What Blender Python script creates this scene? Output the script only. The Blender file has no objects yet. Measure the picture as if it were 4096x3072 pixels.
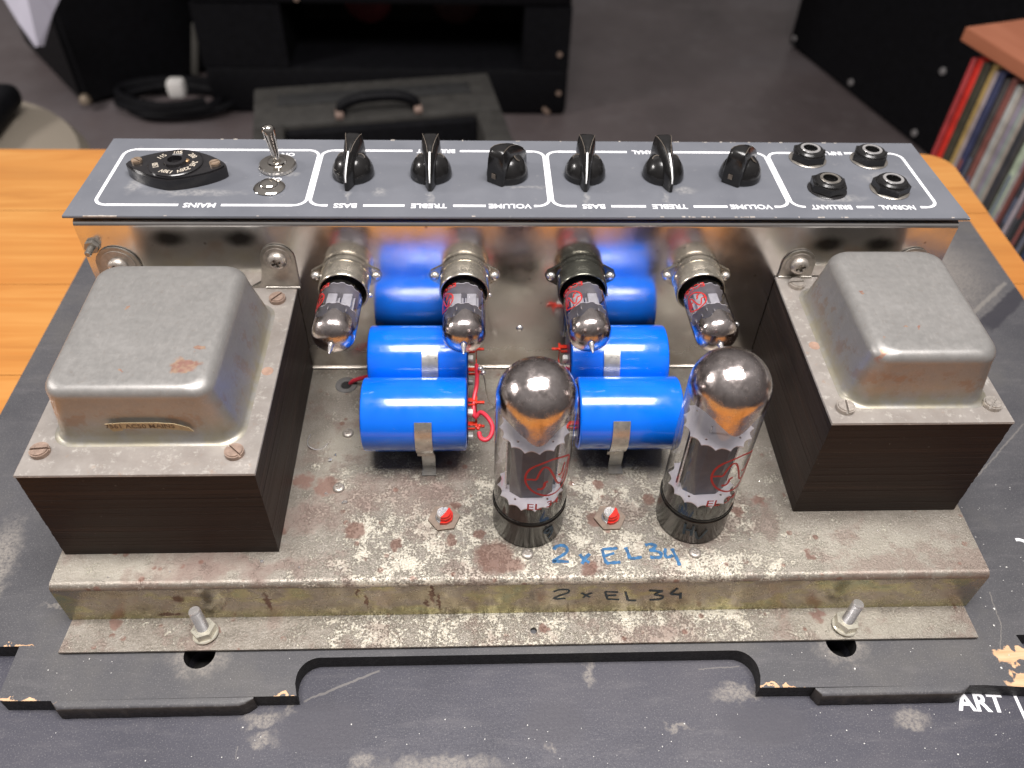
import bpy, bmesh, math, random
from mathutils import Vector, Matrix, geometry
R = math.radians
S = 0.01                      # everything below is written in centimetres
PI = math.pi
sc = bpy.context.scene
COL = sc.collection
random.seed(7)

# ------------------------------------------------------------------ camera, world, lamps
cd = bpy.data.cameras.new('camera'); cam = bpy.data.objects.new('camera', cd); COL.objects.link(cam)
sc.camera = cam
cd.sensor_width = 36; cd.lens = 36 * 3366.7 / 4096
cd.clip_start = 0.01; cd.clip_end = 60
p_, y_, r_ = R(46.121), R(3.211), R(2.023)
fw = Vector((math.sin(y_)*math.cos(p_), math.cos(y_)*math.cos(p_), -math.sin(p_)))
rt = Vector((math.cos(y_), -math.sin(y_), 0)); up = rt.cross(fw)
r2 = rt*math.cos(r_) + up*math.sin(r_); u2 = -rt*math.sin(r_) + up*math.cos(r_)
M = Matrix((r2, u2, -fw)).transposed().to_4x4(); M.translation = Vector((-2.308, -20.569, 34.733))*S
cam.matrix_world = M
cd.dof.use_dof = True; cd.dof.focus_distance = 0.40; cd.dof.aperture_fstop = 8.5

w = bpy.data.worlds.new('World'); sc.world = w; w.use_nodes = True
bg = w.node_tree.nodes['Background']; bg.inputs[1].default_value = 0.46
wn = w.node_tree.nodes; wl = w.node_tree.links      # dim room: pale ceiling above, darker walls towards the horizon
_tc = wn.new('ShaderNodeTexCoord'); _sx = wn.new('ShaderNodeSeparateXYZ'); _rp = wn.new('ShaderNodeValToRGB')
wl.new(_tc.outputs['Generated'], _sx.inputs[0]); wl.new(_sx.outputs['Z'], _rp.inputs[0]); wl.new(_rp.outputs[0], bg.inputs[0])
_rp.color_ramp.interpolation = 'EASE'
_rp.color_ramp.elements[0].position = 0.0; _rp.color_ramp.elements[0].color = (0.24, 0.215, 0.21, 1)
_rp.color_ramp.elements[1].position = 0.75; _rp.color_ramp.elements[1].color = (0.66, 0.63, 0.62, 1)

def area(name, loc, target, sx, sy, power, col):
    l = bpy.data.lights.new(name, 'AREA'); l.shape = 'RECTANGLE'; l.size = sx*S; l.size_y = sy*S; l.energy = power; l.color = col
    o = bpy.data.objects.new(name, l); COL.objects.link(o); o.location = Vector(loc)*S
    o.rotation_euler = (Vector(target)-Vector(loc)).to_track_quat('-Z', 'Y').to_euler()
    return o
area('ceiling_light', (6, -8, 165), (6, -8, 0), 120, 62, 57, (1, 0.96, 0.94))
area('ceiling_light', (-300, 45, 165), (-300, 45, 0), 60, 60, 95, (1, 0.95, 0.92))

sc.view_settings.view_transform = 'Standard'; sc.view_settings.look = 'None'
sc.view_settings.exposure = 0.0; sc.view_settings.gamma = 1
sc.render.engine = 'CYCLES'; sc.cycles.use_denoising = True
sc.cycles.max_bounces = 10; sc.cycles.transparent_max_bounces = 24; sc.cycles.glossy_bounces = 6
sc.cycles.caustics_reflective = False; sc.cycles.caustics_refractive = False
sc.cycles.sample_clamp_indirect = 6

# ------------------------------------------------------------------ material kit
class NT:
    def __init__(s, name):
        s.m = bpy.data.materials.new(name); s.m.use_nodes = True
        s.t = s.m.node_tree; s.n = s.t.nodes; s.b = s.n['Principled BSDF']; s._co = None
    def link(s, a, b): s.t.links.new(a, b)
    def setv(s, sock, v):
        if isinstance(v, (int, float)): sock.default_value = v
        elif isinstance(v, (tuple, list)):
            sock.default_value = tuple(v) + ((1,) if len(v) == 3 and len(sock.default_value) == 4 else ())
        else: s.link(v, sock)
    def co(s):
        if s._co is None:
            tc = s.n.new('ShaderNodeTexCoord'); vm = s.n.new('ShaderNodeVectorMath'); vm.operation = 'SCALE'
            vm.inputs['Scale'].default_value = 100; s.link(tc.outputs['Object'], vm.inputs[0]); s._co = vm.outputs[0]
        return s._co
    def vmul(s, v, sc3):
        vm = s.n.new('ShaderNodeVectorMath'); vm.operation = 'MULTIPLY'; s.link(v, vm.inputs[0]); vm.inputs[1].default_value = sc3; return vm.outputs[0]
    def noise(s, scale, detail=3, rough=.55, stretch=None, dist=0, off=None):
        v = s.co()
        if stretch: v = s.vmul(v, stretch)
        if off:
            vm = s.n.new('ShaderNodeVectorMath'); vm.operation = 'ADD'; s.link(v, vm.inputs[0]); vm.inputs[1].default_value = off; v = vm.outputs[0]
        n = s.n.new('ShaderNodeTexNoise'); n.inputs['Scale'].default_value = scale; n.inputs['Detail'].default_value = detail
        n.inputs['Roughness'].default_value = rough; n.inputs['Distortion'].default_value = dist; s.link(v, n.inputs['Vector']); s._lastn = n
        return n.outputs['Fac']
    def voro(s, scale, rnd=1, feature='F1'):
        n = s.n.new('ShaderNodeTexVoronoi'); n.feature = feature; n.inputs['Scale'].default_value = scale; n.inputs['Randomness'].default_value = rnd
        s.link(s.co(), n.inputs['Vector']); return n.outputs['Distance']
    def ramp(s, f, stops, interp='LINEAR'):
        n = s.n.new('ShaderNodeValToRGB'); n.color_ramp.interpolation = interp; e = n.color_ramp.elements
        while len(e) < len(stops): e.new(0.5)
        for k, (p, c) in enumerate(stops):
            e[k].position = p; c = (c, c, c) if isinstance(c, (int, float)) else c; e[k].color = (*c, 1)
        s.link(f, n.inputs[0]); return n.outputs[0]
    def mr(s, f, a, b, c=0, d=1):
        n = s.n.new('ShaderNodeMapRange'); n.interpolation_type = 'SMOOTHSTEP'; s.setv(n.inputs[0], f)
        for i, v in enumerate((a, b, c, d)): s.setv(n.inputs[i+1], v)
        return n.outputs[0]
    def mix(s, f, a, b):
        n = s.n.new('ShaderNodeMix'); n.data_type = 'RGBA'; s.setv(n.inputs[0], f); s.setv(n.inputs[6], a); s.setv(n.inputs[7], b); return n.outputs[2]
    def math(s, op, a, b=0):
        n = s.n.new('ShaderNodeMath'); n.operation = op; s.setv(n.inputs[0], a); s.setv(n.inputs[1], b); return n.outputs[0]
    def xyz(s):
        n = s.n.new('ShaderNodeSeparateXYZ'); s.link(s.co(), n.inputs[0]); return n.outputs
    def blobs(s, pts, wob=0.5, scale=1.5, plane='xy', soft=.25):
        nz = s.n.new('ShaderNodeTexNoise'); nz.inputs['Scale'].default_value = scale; nz.inputs['Detail'].default_value = 4; s.link(s.co(), nz.inputs['Vector'])
        a = s.n.new('ShaderNodeVectorMath'); a.operation = 'SUBTRACT'; s.link(nz.outputs['Color'], a.inputs[0]); a.inputs[1].default_value = (.5, .5, .5)
        b = s.n.new('ShaderNodeVectorMath'); b.operation = 'SCALE'; s.link(a.outputs[0], b.inputs[0]); b.inputs['Scale'].default_value = wob*2
        c = s.n.new('ShaderNodeVectorMath'); c.operation = 'ADD'; s.link(s.co(), c.inputs[0]); s.link(b.outputs[0], c.inputs[1])
        msk = {'xy': (1, 1, 0), 'xz': (1, 0, 1)}[plane]
        v = s.vmul(c.outputs[0], msk); out = None
        for p in pts:
            x, y, rx = p[:3]; ry = p[3] if len(p) > 3 else rx
            d = s.n.new('ShaderNodeVectorMath'); d.operation = 'SUBTRACT'; s.link(v, d.inputs[0])
            d.inputs[1].default_value = (x, y, 0) if plane == 'xy' else (x, 0, y)
            q = s.vmul(d.outputs[0], (1/rx, 1/ry, 0) if plane == 'xy' else (1/rx, 0, 1/ry))
            l = s.n.new('ShaderNodeVectorMath'); l.operation = 'LENGTH'; s.link(q, l.inputs[0])
            f = s.mr(l.outputs['Value'], 1+soft, 1-soft)
            out = f if out is None else s.math('MAXIMUM', out, f)
        return out
    def segs(s, items, wob=.25, scale=1.2):
        nz = s.n.new('ShaderNodeTexNoise'); nz.inputs['Scale'].default_value = scale; nz.inputs['Detail'].default_value = 5; s.link(s.co(), nz.inputs['Vector'])
        a = s.n.new('ShaderNodeVectorMath'); a.operation = 'SCALE'; s.link(nz.outputs['Color'], a.inputs[0]); a.inputs['Scale'].default_value = wob*2
        c = s.n.new('ShaderNodeVectorMath'); c.operation = 'ADD'; s.link(s.co(), c.inputs[0]); s.link(a.outputs[0], c.inputs[1]); out = None
        for x0, y0, x1, y1, w_ in items:
            L = math.hypot(x1-x0, y1-y0); tx, ty = (x1-x0)/L, (y1-y0)/L
            d = s.n.new('ShaderNodeVectorMath'); d.operation = 'SUBTRACT'; s.link(c.outputs[0], d.inputs[0]); d.inputs[1].default_value = ((x0+x1)/2+wob, (y0+y1)/2+wob, 0)
            def dot(v):
                n = s.n.new('ShaderNodeVectorMath'); n.operation = 'DOT_PRODUCT'; s.link(d.outputs[0], n.inputs[0]); n.inputs[1].default_value = v; return s.math('ABSOLUTE', n.outputs['Value'])
            f = s.math('MULTIPLY', s.mr(dot((tx, ty, 0)), L/2+w_, L/2-w_), s.mr(dot((-ty, tx, 0)), w_*1.1, w_*.75))
            out = f if out is None else s.math('MAXIMUM', out, f)
        return out
    def bump(s, h, dist=.01, strength=1.0):
        n = s.n.new('ShaderNodeBump'); n.inputs['Strength'].default_value = strength; n.inputs['Distance'].default_value = dist*S; s.link(h, n.inputs['Height'])
        s.link(n.outputs[0], s.b.inputs['Normal'])
    def done(s, col=None, rough=None, metal=None, spec=None, coat=None):
        if col is not None: s.setv(s.b.inputs['Base Color'], col)
        if rough is not None: s.setv(s.b.inputs['Roughness'], rough)
        if metal is not None: s.setv(s.b.inputs['Metallic'], metal)
        if spec is not None: s.setv(s.b.inputs['Specular IOR Level'], spec)
        if coat is not None: s.setv(s.b.inputs['Coat Weight'], coat); s.b.inputs['Coat Roughness'].default_value = .05
        return s.m

def simple(name, col, rough=.5, metal=0, var=.12, nscale=1.2, coat=None, bumpd=0, spec=None):
    t = NT(name); n = t.noise(nscale, 4)
    c0 = tuple(max(0, c*(1-var)) for c in col); c1 = tuple(min(1, c*(1+var)) for c in col)
    c = t.ramp(n, [(.3, c0), (.7, c1)])
    r = t.mr(t.noise(nscale*2.3, 3), .3, .7, max(.02, rough*.85), min(1, rough*1.15))
    if bumpd: t.bump(t.noise(nscale*8, 4), bumpd)
    return t.done(c, r, metal, coat=coat, spec=spec)

# deck: zinc plate gone white and rusty
RUST = [(-1.6, 1.3, .95, .9), (-.9, .9, .7, .5), (3.42, 3.5, .45), (2.9, .65, .42), (-10.1, 5.6, .6), (-3.6, 4.3, .32), (-2.3, 2.6, .3), (-3.7, 2.3, .28), (3.74, 5.62, .3), (6.3, 4.6, .32),
        (-8.4, 2.9, .5), (9.4, 6.2, .6), (11.9, 4.5, .35), (-11.3, 6.0, .5), (-6.4, 2.1, .3), (.9, 4.2, .25), (1.8, 4.9, .22), (-12, 3, .3), (10.6, 3.8, .35), (13.6, 1.2, .25), (.8, -.9, .22), (-15.0, -.6, .2), (-19.9, -.25, .3), (14.4, -.45, .3)]
STAIN = [(-8.1, 5.1, 1.5, 1.0), (-6.2, 5.3, 1.1, 1.2), (-10.6, 3.8, 1.8, .9), (-3.6, 6.2, .9), (-4.4, 4.9, 1.1, .7), (8.9, 2.6, .9), (-13.5, 1.0, 3.5, .6), (.6, -1.0, .5), (6.2, -1.2, 2.6, .5)]
def big_(t): return t.noise(.34, 6, .7, off=(9, 4, 0))
def deck_mat(name):
    t = NT(name); x, y, z = t.xyz()
    fine = t.noise(8.5, 8, .75); mid = t.noise(.85, 9, .72, off=(3, 1, 0)); fin2 = t.noise(17, 5, .7, off=(6, 2, 2))
    base = t.ramp(t.noise(.7, 6, .65), [(.25, (.150, .130, .106)), (.5, (.228, .203, .170)), (.75, (.318, .292, .255))])
    base = t.mix(t.mr(fin2, .45, .62, 0, .5), base, (.40, .365, .32))
    sm = t.blobs([(-9.4, 7.6, 1.2, 2.4), (-4.5, 12.8, 6, .8), (9.5, 7.0, 2.5, 2.2), (16, 1.6, 5, 1.2), (-18, 1.0, 4, .6), (17, -1, 4, .8)], .8, .8, soft=.6)
    base = t.mix(t.math('MULTIPLY', sm, .55), base, (.42, .39, .325))
    zone = t.math('MULTIPLY', t.mr(x, -14, -7), t.mr(x, 17, 9))
    zone = t.math('MULTIPLY', zone, t.mr(y, 9.5, 4.0, .1, 1))
    wf = t.math('ADD', t.math('MULTIPLY', fine, .56), t.math('ADD', t.math('MULTIPLY', mid, .57), t.math('MULTIPLY', zone, .10)))
    wmask = t.mr(wf, .630, .680)
    wcol = t.ramp(fin2, [(.34, (.36, .31, .23)), (.48, (.53, .49, .395)), (.66, (.77, .74, .655))])
    c = t.mix(t.math('MULTIPLY', wmask, .80), base, wcol)
    c = t.mix(t.math('MULTIPLY', t.mr(fin2, .62, .68), .5), c, (.78, .75, .68))
    c = t.mix(t.math('MULTIPLY', t.mr(big_(t), .50, .60), .62), c, t.ramp(fine, [(.3, (.16, .11, .092)), (.7, (.29, .225, .19))]))
    c = t.mix(t.math('MULTIPLY', t.mr(t.noise(11, 5, .75, off=(12, 3, 1)), .58, .66), .65), c, (.15, .105, .09))
    st = t.blobs(STAIN, 1.6, .9, soft=.55)
    c = t.mix(t.math('MULTIPLY', t.math('MULTIPLY', st, t.mr(mid, .35, .6, .5, 1)), .78), c, t.ramp(fine, [(.3, (.17, .115, .10)), (.7, (.30, .225, .19))]))
    vs = t.mr(t.voro(1.1), .20, .12)
    c = t.mix(t.math('MULTIPLY', vs, t.mr(mid, .42, .55, 0, .8)), c, (.20, .105, .078))
    rs = t.blobs(RUST, .42, 2.6, soft=.28)
    c = t.mix(t.math('MULTIPLY', rs, .88), c, t.ramp(fine, [(.3, (.115, .055, .040)), (.7, (.21, .12, .09))]))
    t.bump(t.math('ADD', t.math('MULTIPLY', wmask, .5), fine), .022, 1)
    rough = t.math('ADD', t.mr(fine, .3, .7, .26, .46), t.math('MULTIPLY', t.math('MAXIMUM', rs, st), .25))
    met = t.math('MULTIPLY', t.mr(wmask, 0, 1, .55, .30), t.math('SUBTRACT', 1, t.math('MULTIPLY', rs, .9)))
    return t.done(c, rough, met)
M_deck = deck_mat('corroded_zinc_plate')

def front_mat():
    t = NT('gold_passivated_steel'); x, y, z = t.xyz()
    n = t.noise(.35, 5, .6, (1, 1, 1.6)); n2 = t.noise(1.3, 5, .65)
    c = t.ramp(n, [(.28, (.24, .20, .16)), (.42, (.42, .36, .26)), (.52, (.38, .33, .28)), (.6, (.47, .42, .24)), (.7, (.35, .37, .25)), (.8, (.45, .36, .23))])
    low = t.mr(z, -1.9, -3.0)
    c = t.mix(t.math('MULTIPLY', low, t.mr(n2, .3, .7, .2, .9)), c, (.50, .47, .24))
    c = t.mix(t.math('MULTIPLY', t.mr(n2, .55, .7), .5), c, (.17, .13, .11))
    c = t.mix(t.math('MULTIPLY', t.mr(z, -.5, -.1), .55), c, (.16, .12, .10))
    sp = t.blobs([(-8.1, -.9, .07, .35), (-7.75, -1.7, .07, .7), (-4.6, -1.0, .12, .9), (-4.3, -1.8, .08, .8), (-4.9, -1.9, .1, .3), (-16.5, -1.2, .25, .35), (-12.4, -1.5, .12, .8), (-17.3, -2.6, .6, .15)], .3, 4, 'xz')
    c = t.mix(t.math('MULTIPLY', sp, .85), c, (.12, .045, .03))
    t.bump(t.noise(5, 5), .006, .6)
    return t.done(c, t.mr(n2, .3, .7, .18, .34), .9)
M_front = front_mat()

def upright_mat():
    t = NT('polished_zinc_upright'); x, y, z = t.xyz()
    c = t.ramp(t.noise(.5, 5, .6), [(.3, (.74, .71, .68)), (.7, (.87, .845, .82))])
    c = t.mix(t.math('MULTIPLY', t.mr(z, 3.2, .2), t.mr(t.noise(.7, 6, .7), .35, .7, .1, .6)), c, (.45, .38, .29))
    sp = t.mr(t.voro(.9), .085, .05)
    c = t.mix(t.math('MULTIPLY', sp, .5), c, (.2, .13, .1))
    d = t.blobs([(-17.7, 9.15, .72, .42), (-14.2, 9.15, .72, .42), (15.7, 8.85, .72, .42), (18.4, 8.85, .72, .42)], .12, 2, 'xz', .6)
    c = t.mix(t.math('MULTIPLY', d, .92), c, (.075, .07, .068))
    rg = t.math('ADD', t.mr(t.noise(.8, 5, .6), .3, .7, .10, .19), t.math('MULTIPLY', t.mr(z, 4, 10), .05))
    rg = t.math('ADD', rg, t.math('MULTIPLY', t.mr(z, 3.0, .2), .22))
    t.bump(t.noise(7, 4), .0015, .5)
    return t.done(c, rg, 1)
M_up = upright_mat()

def cover_mat(name, rust, face_y):
    t = NT(name); x, y, z = t.xyz()
    c = t.ramp(t.noise(.35, 6, .62), [(.3, (.275, .268, .258)), (.6, (.315, .305, .293)), (.8, (.35, .34, .328))])
    c = t.mix(t.mr(t.noise(9, 5, .7, (1, .25, 1)), .5, .7, 0, .25), c, (.44, .42, .40))
    c = t.mix(t.math('MULTIPLY', t.mr(t.noise(5, 5, .7), .58, .68), .35), c, (.25, .21, .18))
    lowd = t.math('MULTIPLY', t.mr(z, 2.0, .2), t.mr(t.noise(.8, 5, .65, off=(4, 4, 0)), .35, .62, .1, .8))
    c = t.mix(lowd, c, (.30, .27, .19))
    c = t.mix(t.math('MULTIPLY', t.math('MULTIPLY', t.mr(z, .3, 1.0), t.mr(z, 2.2, 1.6)), t.mr(t.noise(1.1, 5, .7, off=(1, 8, 3)), .50, .62, 0, .5)), c, (.27, .17, .11))
    rs = t.blobs(rust, .4, 2.6, soft=.2)
    top = t.mr(z, 2.2, 2.6)
    c = t.mix(t.math('MULTIPLY', t.math('MULTIPLY', rs, .85), top), c, t.ramp(t.noise(4, 4), [(.4, (.33, .16, .12)), (.65, (.45, .30, .20))]))
    t.bump(t.noise(9, 6, .7), .0035, .6)
    return t.done(c, t.mr(t.noise(3, 6, .7), .3, .7, .34, .48), .55)

def lam_mat():
    t = NT('transformer_lamination_steel')
    st = t.noise(3.0, 4, .7, (.012, .012, 6)); st2 = t.noise(.8, 3, .6, (.03, .03, 2.2))
    c = t.ramp(st, [(.3, (.010, .0055, .0042)), (.5, (.021, .0125, .0095)), (.72, (.045, .028, .021))])
    c = t.mix(t.math('MULTIPLY', t.mr(st2, .5, .7), .5), c, (.052, .029, .020))
    c = t.mix(t.math('MULTIPLY', t.mr(t.noise(5, 5, .75), .66, .72), .5), c, (.22, .2, .18))
    t.bump(st, .02, .8)
    return t.done(c, t.mr(st, .3, .7, .42, .6), .15, spec=.3)
M_lam = lam_mat()

def plate_mat():
    t = NT('transformer_flange_plate')
    c = t.ramp(t.noise(.6, 6, .65), [(.3, (.30, .268, .243)), (.7, (.42, .385, .355))])
    c = t.mix(t.math('MULTIPLY', t.mr(t.noise(2.3, 6, .75, off=(5, 5, 5)), .54, .66), .5), c, (.68, .65, .60))
    c = t.mix(t.math('MULTIPLY', t.mr(t.noise(1.5, 6, .75, off=(1, 5, 9)), .60, .70), .5), c, (.40, .27, .19))
    t.bump(t.noise(6, 6, .7), .012, .8)
    return t.done(c, .40, .5)
M_plate = plate_mat()

def board_mat(name, bare, pale, dark, k=.64, kb=.68, lines=(), band=()):
    t = NT(name)
    g = t.noise(1.1, 6, .7, (.35, 1.6, 1)); n = t.noise(.16, 5, .65); f = t.noise(7, 5, .75)
    c = t.ramp(n, [(.25, (.040*k, .040*k, .056*kb)), (.5, (.064*k, .063*k, .082*kb)), (.75, (.098*k, .093*k, .106*kb))])
    c = t.mix(t.math('MULTIPLY', t.mr(g, .50, .74), .22), c, (.16, .15, .155))
    c = t.mix(t.math('MULTIPLY', t.mr(t.noise(14, 4, .7, off=(3, 9, 1)), .54, .68), .45), c, (.24, .23, .225))
    c = t.mix(t.math('MULTIPLY', t.mr(f, .42, .30), .5), c, (.035, .034, .046))
    pm = t.math('MULTIPLY', t.blobs(pale, .7, 2.2, soft=.6), t.mr(f, .36, .6, .15, .62))
    c = t.mix(pm, c, (.30, .27, .235))
    if lines: c = t.mix(t.math('MULTIPLY', t.segs(lines, .12, 2.2), .42), c, (.24, .22, .195))
    if dark: c = t.mix(t.math('MULTIPLY', t.blobs(dark, .2, 1, soft=.3), .7), c, (.045, .043, .055))
    if band: c = t.mix(t.math('MULTIPLY', t.segs(band), .85), c, (.022, .021, .028))
    if bare: c = t.mix(t.blobs(bare, .9, 1.6, soft=.12), c, t.ramp(t.noise(1.5, 5, .6, (.4, 4, 1)), [(.3, (.50, .29, .15)), (.7, (.66, .43, .26))]))
    t.bump(t.math('ADD', f, g), .012, .6)
    return t.done(c, t.mr(f, .3, .7, .42, .62), 0)
def orange_wood():
    t = NT('orange_varnished_pine')
    g = t.noise(.55, 6, .6, (.07, 1.0, 1.0), 1.2); g2 = t.noise(2.5, 5, .6, (.05, 1.2, 1)); v = t.noise(.05, 2, off=(3, 3, 3))
    c = t.ramp(g, [(.3, (.39, .160, .034)), (.5, (.47, .205, .046)), (.72, (.54, .262, .070))])
    c = t.mix(t.math('MULTIPLY', t.mr(g2, .5, .7), .35), c, (.44, .155, .025))
    c = t.mix(t.mr(v, .4, .65, 0, .5), c, (.47, .155, .025))
    t.bump(g2, .004, .4)
    return t.done(c, .28, 0, coat=.4)
M_pine = orange_wood()

M_steel = simple('dull_steel', (.42, .39, .35), .34, .85, .2, 2.5, bumpd=.004)
M_rustyscrew = simple('rusty_screw_steel', (.30, .215, .17), .55, .45, .25, 4, bumpd=.012)
M_screw = simple('grey_screw_steel', (.44, .40, .36), .42, .7, .2, 4, bumpd=.008)
M_bright = simple('bright_steel', (.82, .80, .79), .24, .8, .1, 3)
M_chrome = simple('nickel_chrome', (.72, .68, .62), .08, 1, .06, 2)
M_olivenut = simple('passivated_nut', (.66, .63, .53), .3, .5, .15, 2, bumpd=.001)
M_black = simple('black_phenolic', (.014, .013, .014), .22, 0, .2, 2, coat=.3)
M_blackm = simple('black_vinyl_cloth', (.0045, .0045, .0058), .6, 0, .3, .6, spec=.15)
M_knob = simple('black_knob_plastic', (.010, .0095, .0095), .23, 0, .25, 2, coat=.12)
M_knobdust = simple('dusty_knob_edge', (.11, .09, .072), .5, 0, .3, 5)
M_white = simple('white_ink', (.78, .78, .80), .5, 0, .05, 6)
M_whiteline = simple('white_pointer_strip', (.85, .85, .85), .35, 0, .05, 6)
M_whitepl = simple('white_nylon', (.72, .71, .68), .5, 0, .05, 2)
M_redpl = simple('red_fibre_tag', (.62, .035, .015), .25, 0, .1, 3, coat=.4)
M_redwire = simple('red_wire_sleeve', (.62, .035, .06), .4, 0, .1, 3)
M_redpaint = simple('red_locking_paint', (.62, .03, .02), .22, 0, .15, 5, coat=.5)
M_redink = simple('red_ink', (.42, .018, .015), .4, 0, .1, 5)
M_blueink = simple('blue_marker_ink', (.025, .115, .25), .5, 0, .45, 3.5)
M_darkink = simple('dark_blue_marker_ink', (.012, .035, .055), .5, 0, .3, 3)
M_darkhole = simple('dark_inside', (.008, .007, .007), .8, 0, .1, 2)
M_mica = simple('pale_mica', (.76, .73, .79), .35, 0, .03, 3)
M_micas = simple('smoky_mica', (.42, .40, .43), .35, 0, .08, 3)
M_anode = simple('grey_anode_plate', (.10, .097, .112), .4, .1, .2, 1.5)
M_anodel = simple('light_grey_anode_plate', (.36, .355, .385), .38, .15, .12, 2)
M_paper = simple('aged_paper_label', (.46, .36, .21), .7, 0, .15, 3)
M_paperw = simple('white_paper_sheet', (.72, .70, .82), .6, 0, .05, .1)
M_brownink = simple('faded_brown_ink', (.13, .085, .05), .7, 0, .2, 3)
M_ring = simple('nickel_valve_skirt', (.62, .57, .48), .24, .9, .22, 1.6, bumpd=.0012)
M_ringdark = simple('blackened_valve_skirt', (.13, .13, .11), .24, .85, .3, 1.6, bumpd=.0012)
M_base = simple('gunmetal_valve_base', (.045, .043, .040), .2, .9, .3, 1.5)
M_socket = simple('dark_brown_socket', (.03, .022, .02), .3, 0, .2, 3)

def caps_mat():
    t = NT('glossy_blue_sleeve')
    c = t.ramp(t.noise(.35, 3), [(.3, (.001, .125, .72)), (.7, (.002, .16, .84))])
    c = t.mix(t.math('MULTIPLY', t.mr(t.noise(3.3, 5, .7), .66, .72), .25), c, (.35, .40, .5))
    x, y, z = t.xyz()
    dust = t.math('MULTIPLY', t.mr(z, -1.25, -1.75), t.mr(t.noise(1.6, 5, .7, (.6, 1, 1)), .42, .62))
    c = t.mix(t.math('MULTIPLY', dust, .55), c, (.42, .42, .50))
    t.bump(t.noise(.8, 3, .5, (.3, 1, 1)), .012, .6)
    return t.done(c, t.mr(t.noise(2, 4), .3, .7, .13, .24), 0, coat=.5)
M_blue = caps_mat()
M_navy = simple('dark_blue_end_cap', (.006, .012, .10), .3, 0, .2, 2)

def panel_mat():
    t = NT('grey_blue_enamel'); rn_ = random.Random(2)
    c = t.ramp(t.noise(.4, 4), [(.3, (.118, .124, .142)), (.7, (.140, .146, .165))])
    c = t.mix(t.math('MULTIPLY', t.mr(t.noise(2.2, 6, .75), .60, .72), .4), c, (.28, .27, .27))
    sm = t.blobs([(-8.9, 15.9, .12, .5), (-4.7, 15.9, .1, .5), (.2, 16.9, .9, .12), (3.2, 15.9, .12, .5), (7.3, 15.8, .12, .5), (8.4, 16.6, .5, .3), (19.4, 17.9, 1.0, .5), (16.3, 15.9, 1.2, .3), (-16.5, 16.2, 2, .25), (-19.8, 16.9, .3, .6), (-7.3, 16.3, .3, .3), (-12, 18.1, .3, .25)], .35, 2.5, soft=.7)
    c = t.mix(t.math('MULTIPLY', sm, t.mr(t.noise(5, 5, .7), .35, .65, .1, .5)), c, (.36, .35, .34))
    t.bump(t.noise(9, 4), .003, .5)
    return t.done(c, t.mr(t.noise(1.2, 5, .7), .3, .7, .28, .42), 0)
M_panel = panel_mat()
M_chip = simple('chipped_bare_edge', (.50, .46, .42), .5, .4, .3, 6)

def glass_mat(name, tint):
    m = bpy.data.materials.new(name); m.use_nodes = True; t = m.node_tree; n = t.nodes; n.clear()
    o = n.new('ShaderNodeOutputMaterial'); mx = n.new('ShaderNodeMixShader'); tr = n.new('ShaderNodeBsdfTransparent'); gl = n.new('ShaderNodeBsdfGlossy')
    gl.inputs['Roughness'].default_value = .02
    lw = n.new('ShaderNodeLayerWeight'); lw.inputs['Blend'].default_value = .5      # 1 - |cos|, the same from both sides of the thin wall
    pw = n.new('ShaderNodeMath'); pw.operation = 'POWER'; pw.inputs[1].default_value = 4.2; t.links.new(lw.outputs['Facing'], pw.inputs[0])
    ma = n.new('ShaderNodeMath'); ma.operation = 'MULTIPLY_ADD'; ma.inputs[1].default_value = .80; ma.inputs[2].default_value = .085; ma.use_clamp = True; t.links.new(pw.outputs[0], ma.inputs[0])
    p2 = n.new('ShaderNodeMath'); p2.operation = 'POWER'; p2.inputs[1].default_value = 6; t.links.new(lw.outputs['Facing'], p2.inputs[0])
    cm = n.new('ShaderNodeMix'); cm.data_type = 'RGBA'; cm.inputs[6].default_value = (*tint, 1); cm.inputs[7].default_value = (.45, .44, .45, 1)
    t.links.new(p2.outputs[0], cm.inputs[0]); t.links.new(cm.outputs[2], tr.inputs[0])
    t.links.new(ma.outputs[0], mx.inputs[0])
    t.links.new(tr.outputs[0], mx.inputs[1]); t.links.new(gl.outputs[0], mx.inputs[2]); t.links.new(mx.outputs[0], o.inputs[0])
    return m
M_glass = glass_mat('thin_clear_glass', (.98, .975, .98))
def getter_mat():
    t = NT('silver_getter_film')
    st = t.noise(1.0, 5, .7, (2.2, 2.2, .5))
    c = t.ramp(st, [(.30, (.36, .31, .29)), (.42, (.62, .55, .52)), (.7, (.80, .73, .70))])
    t.bump(t.math('ADD', t.noise(1.4, 5, .65), t.math('MULTIPLY', st, .6)), .03, .5)
    return t.done(c, t.mr(t.noise(2.2, 5, .65), .3, .7, .10, .30), 1)
M_getter = getter_mat()
def floor_mat():
    t = NT('grey_brown_vinyl_floor')
    c = t.ramp(t.noise(.022, 5, .6), [(.25, (.072, .058, .058)), (.5, (.115, .094, .094)), (.75, (.155, .138, .144))])
    c = t.mix(t.math('MULTIPLY', t.mr(t.noise(.12, 5, .7), .5, .7), .3), c, (.17, .15, .15))
    return t.done(c, t.mr(t.noise(.05, 4), .3, .7, .32, .5), 0)
M_floor = floor_mat()

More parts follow.
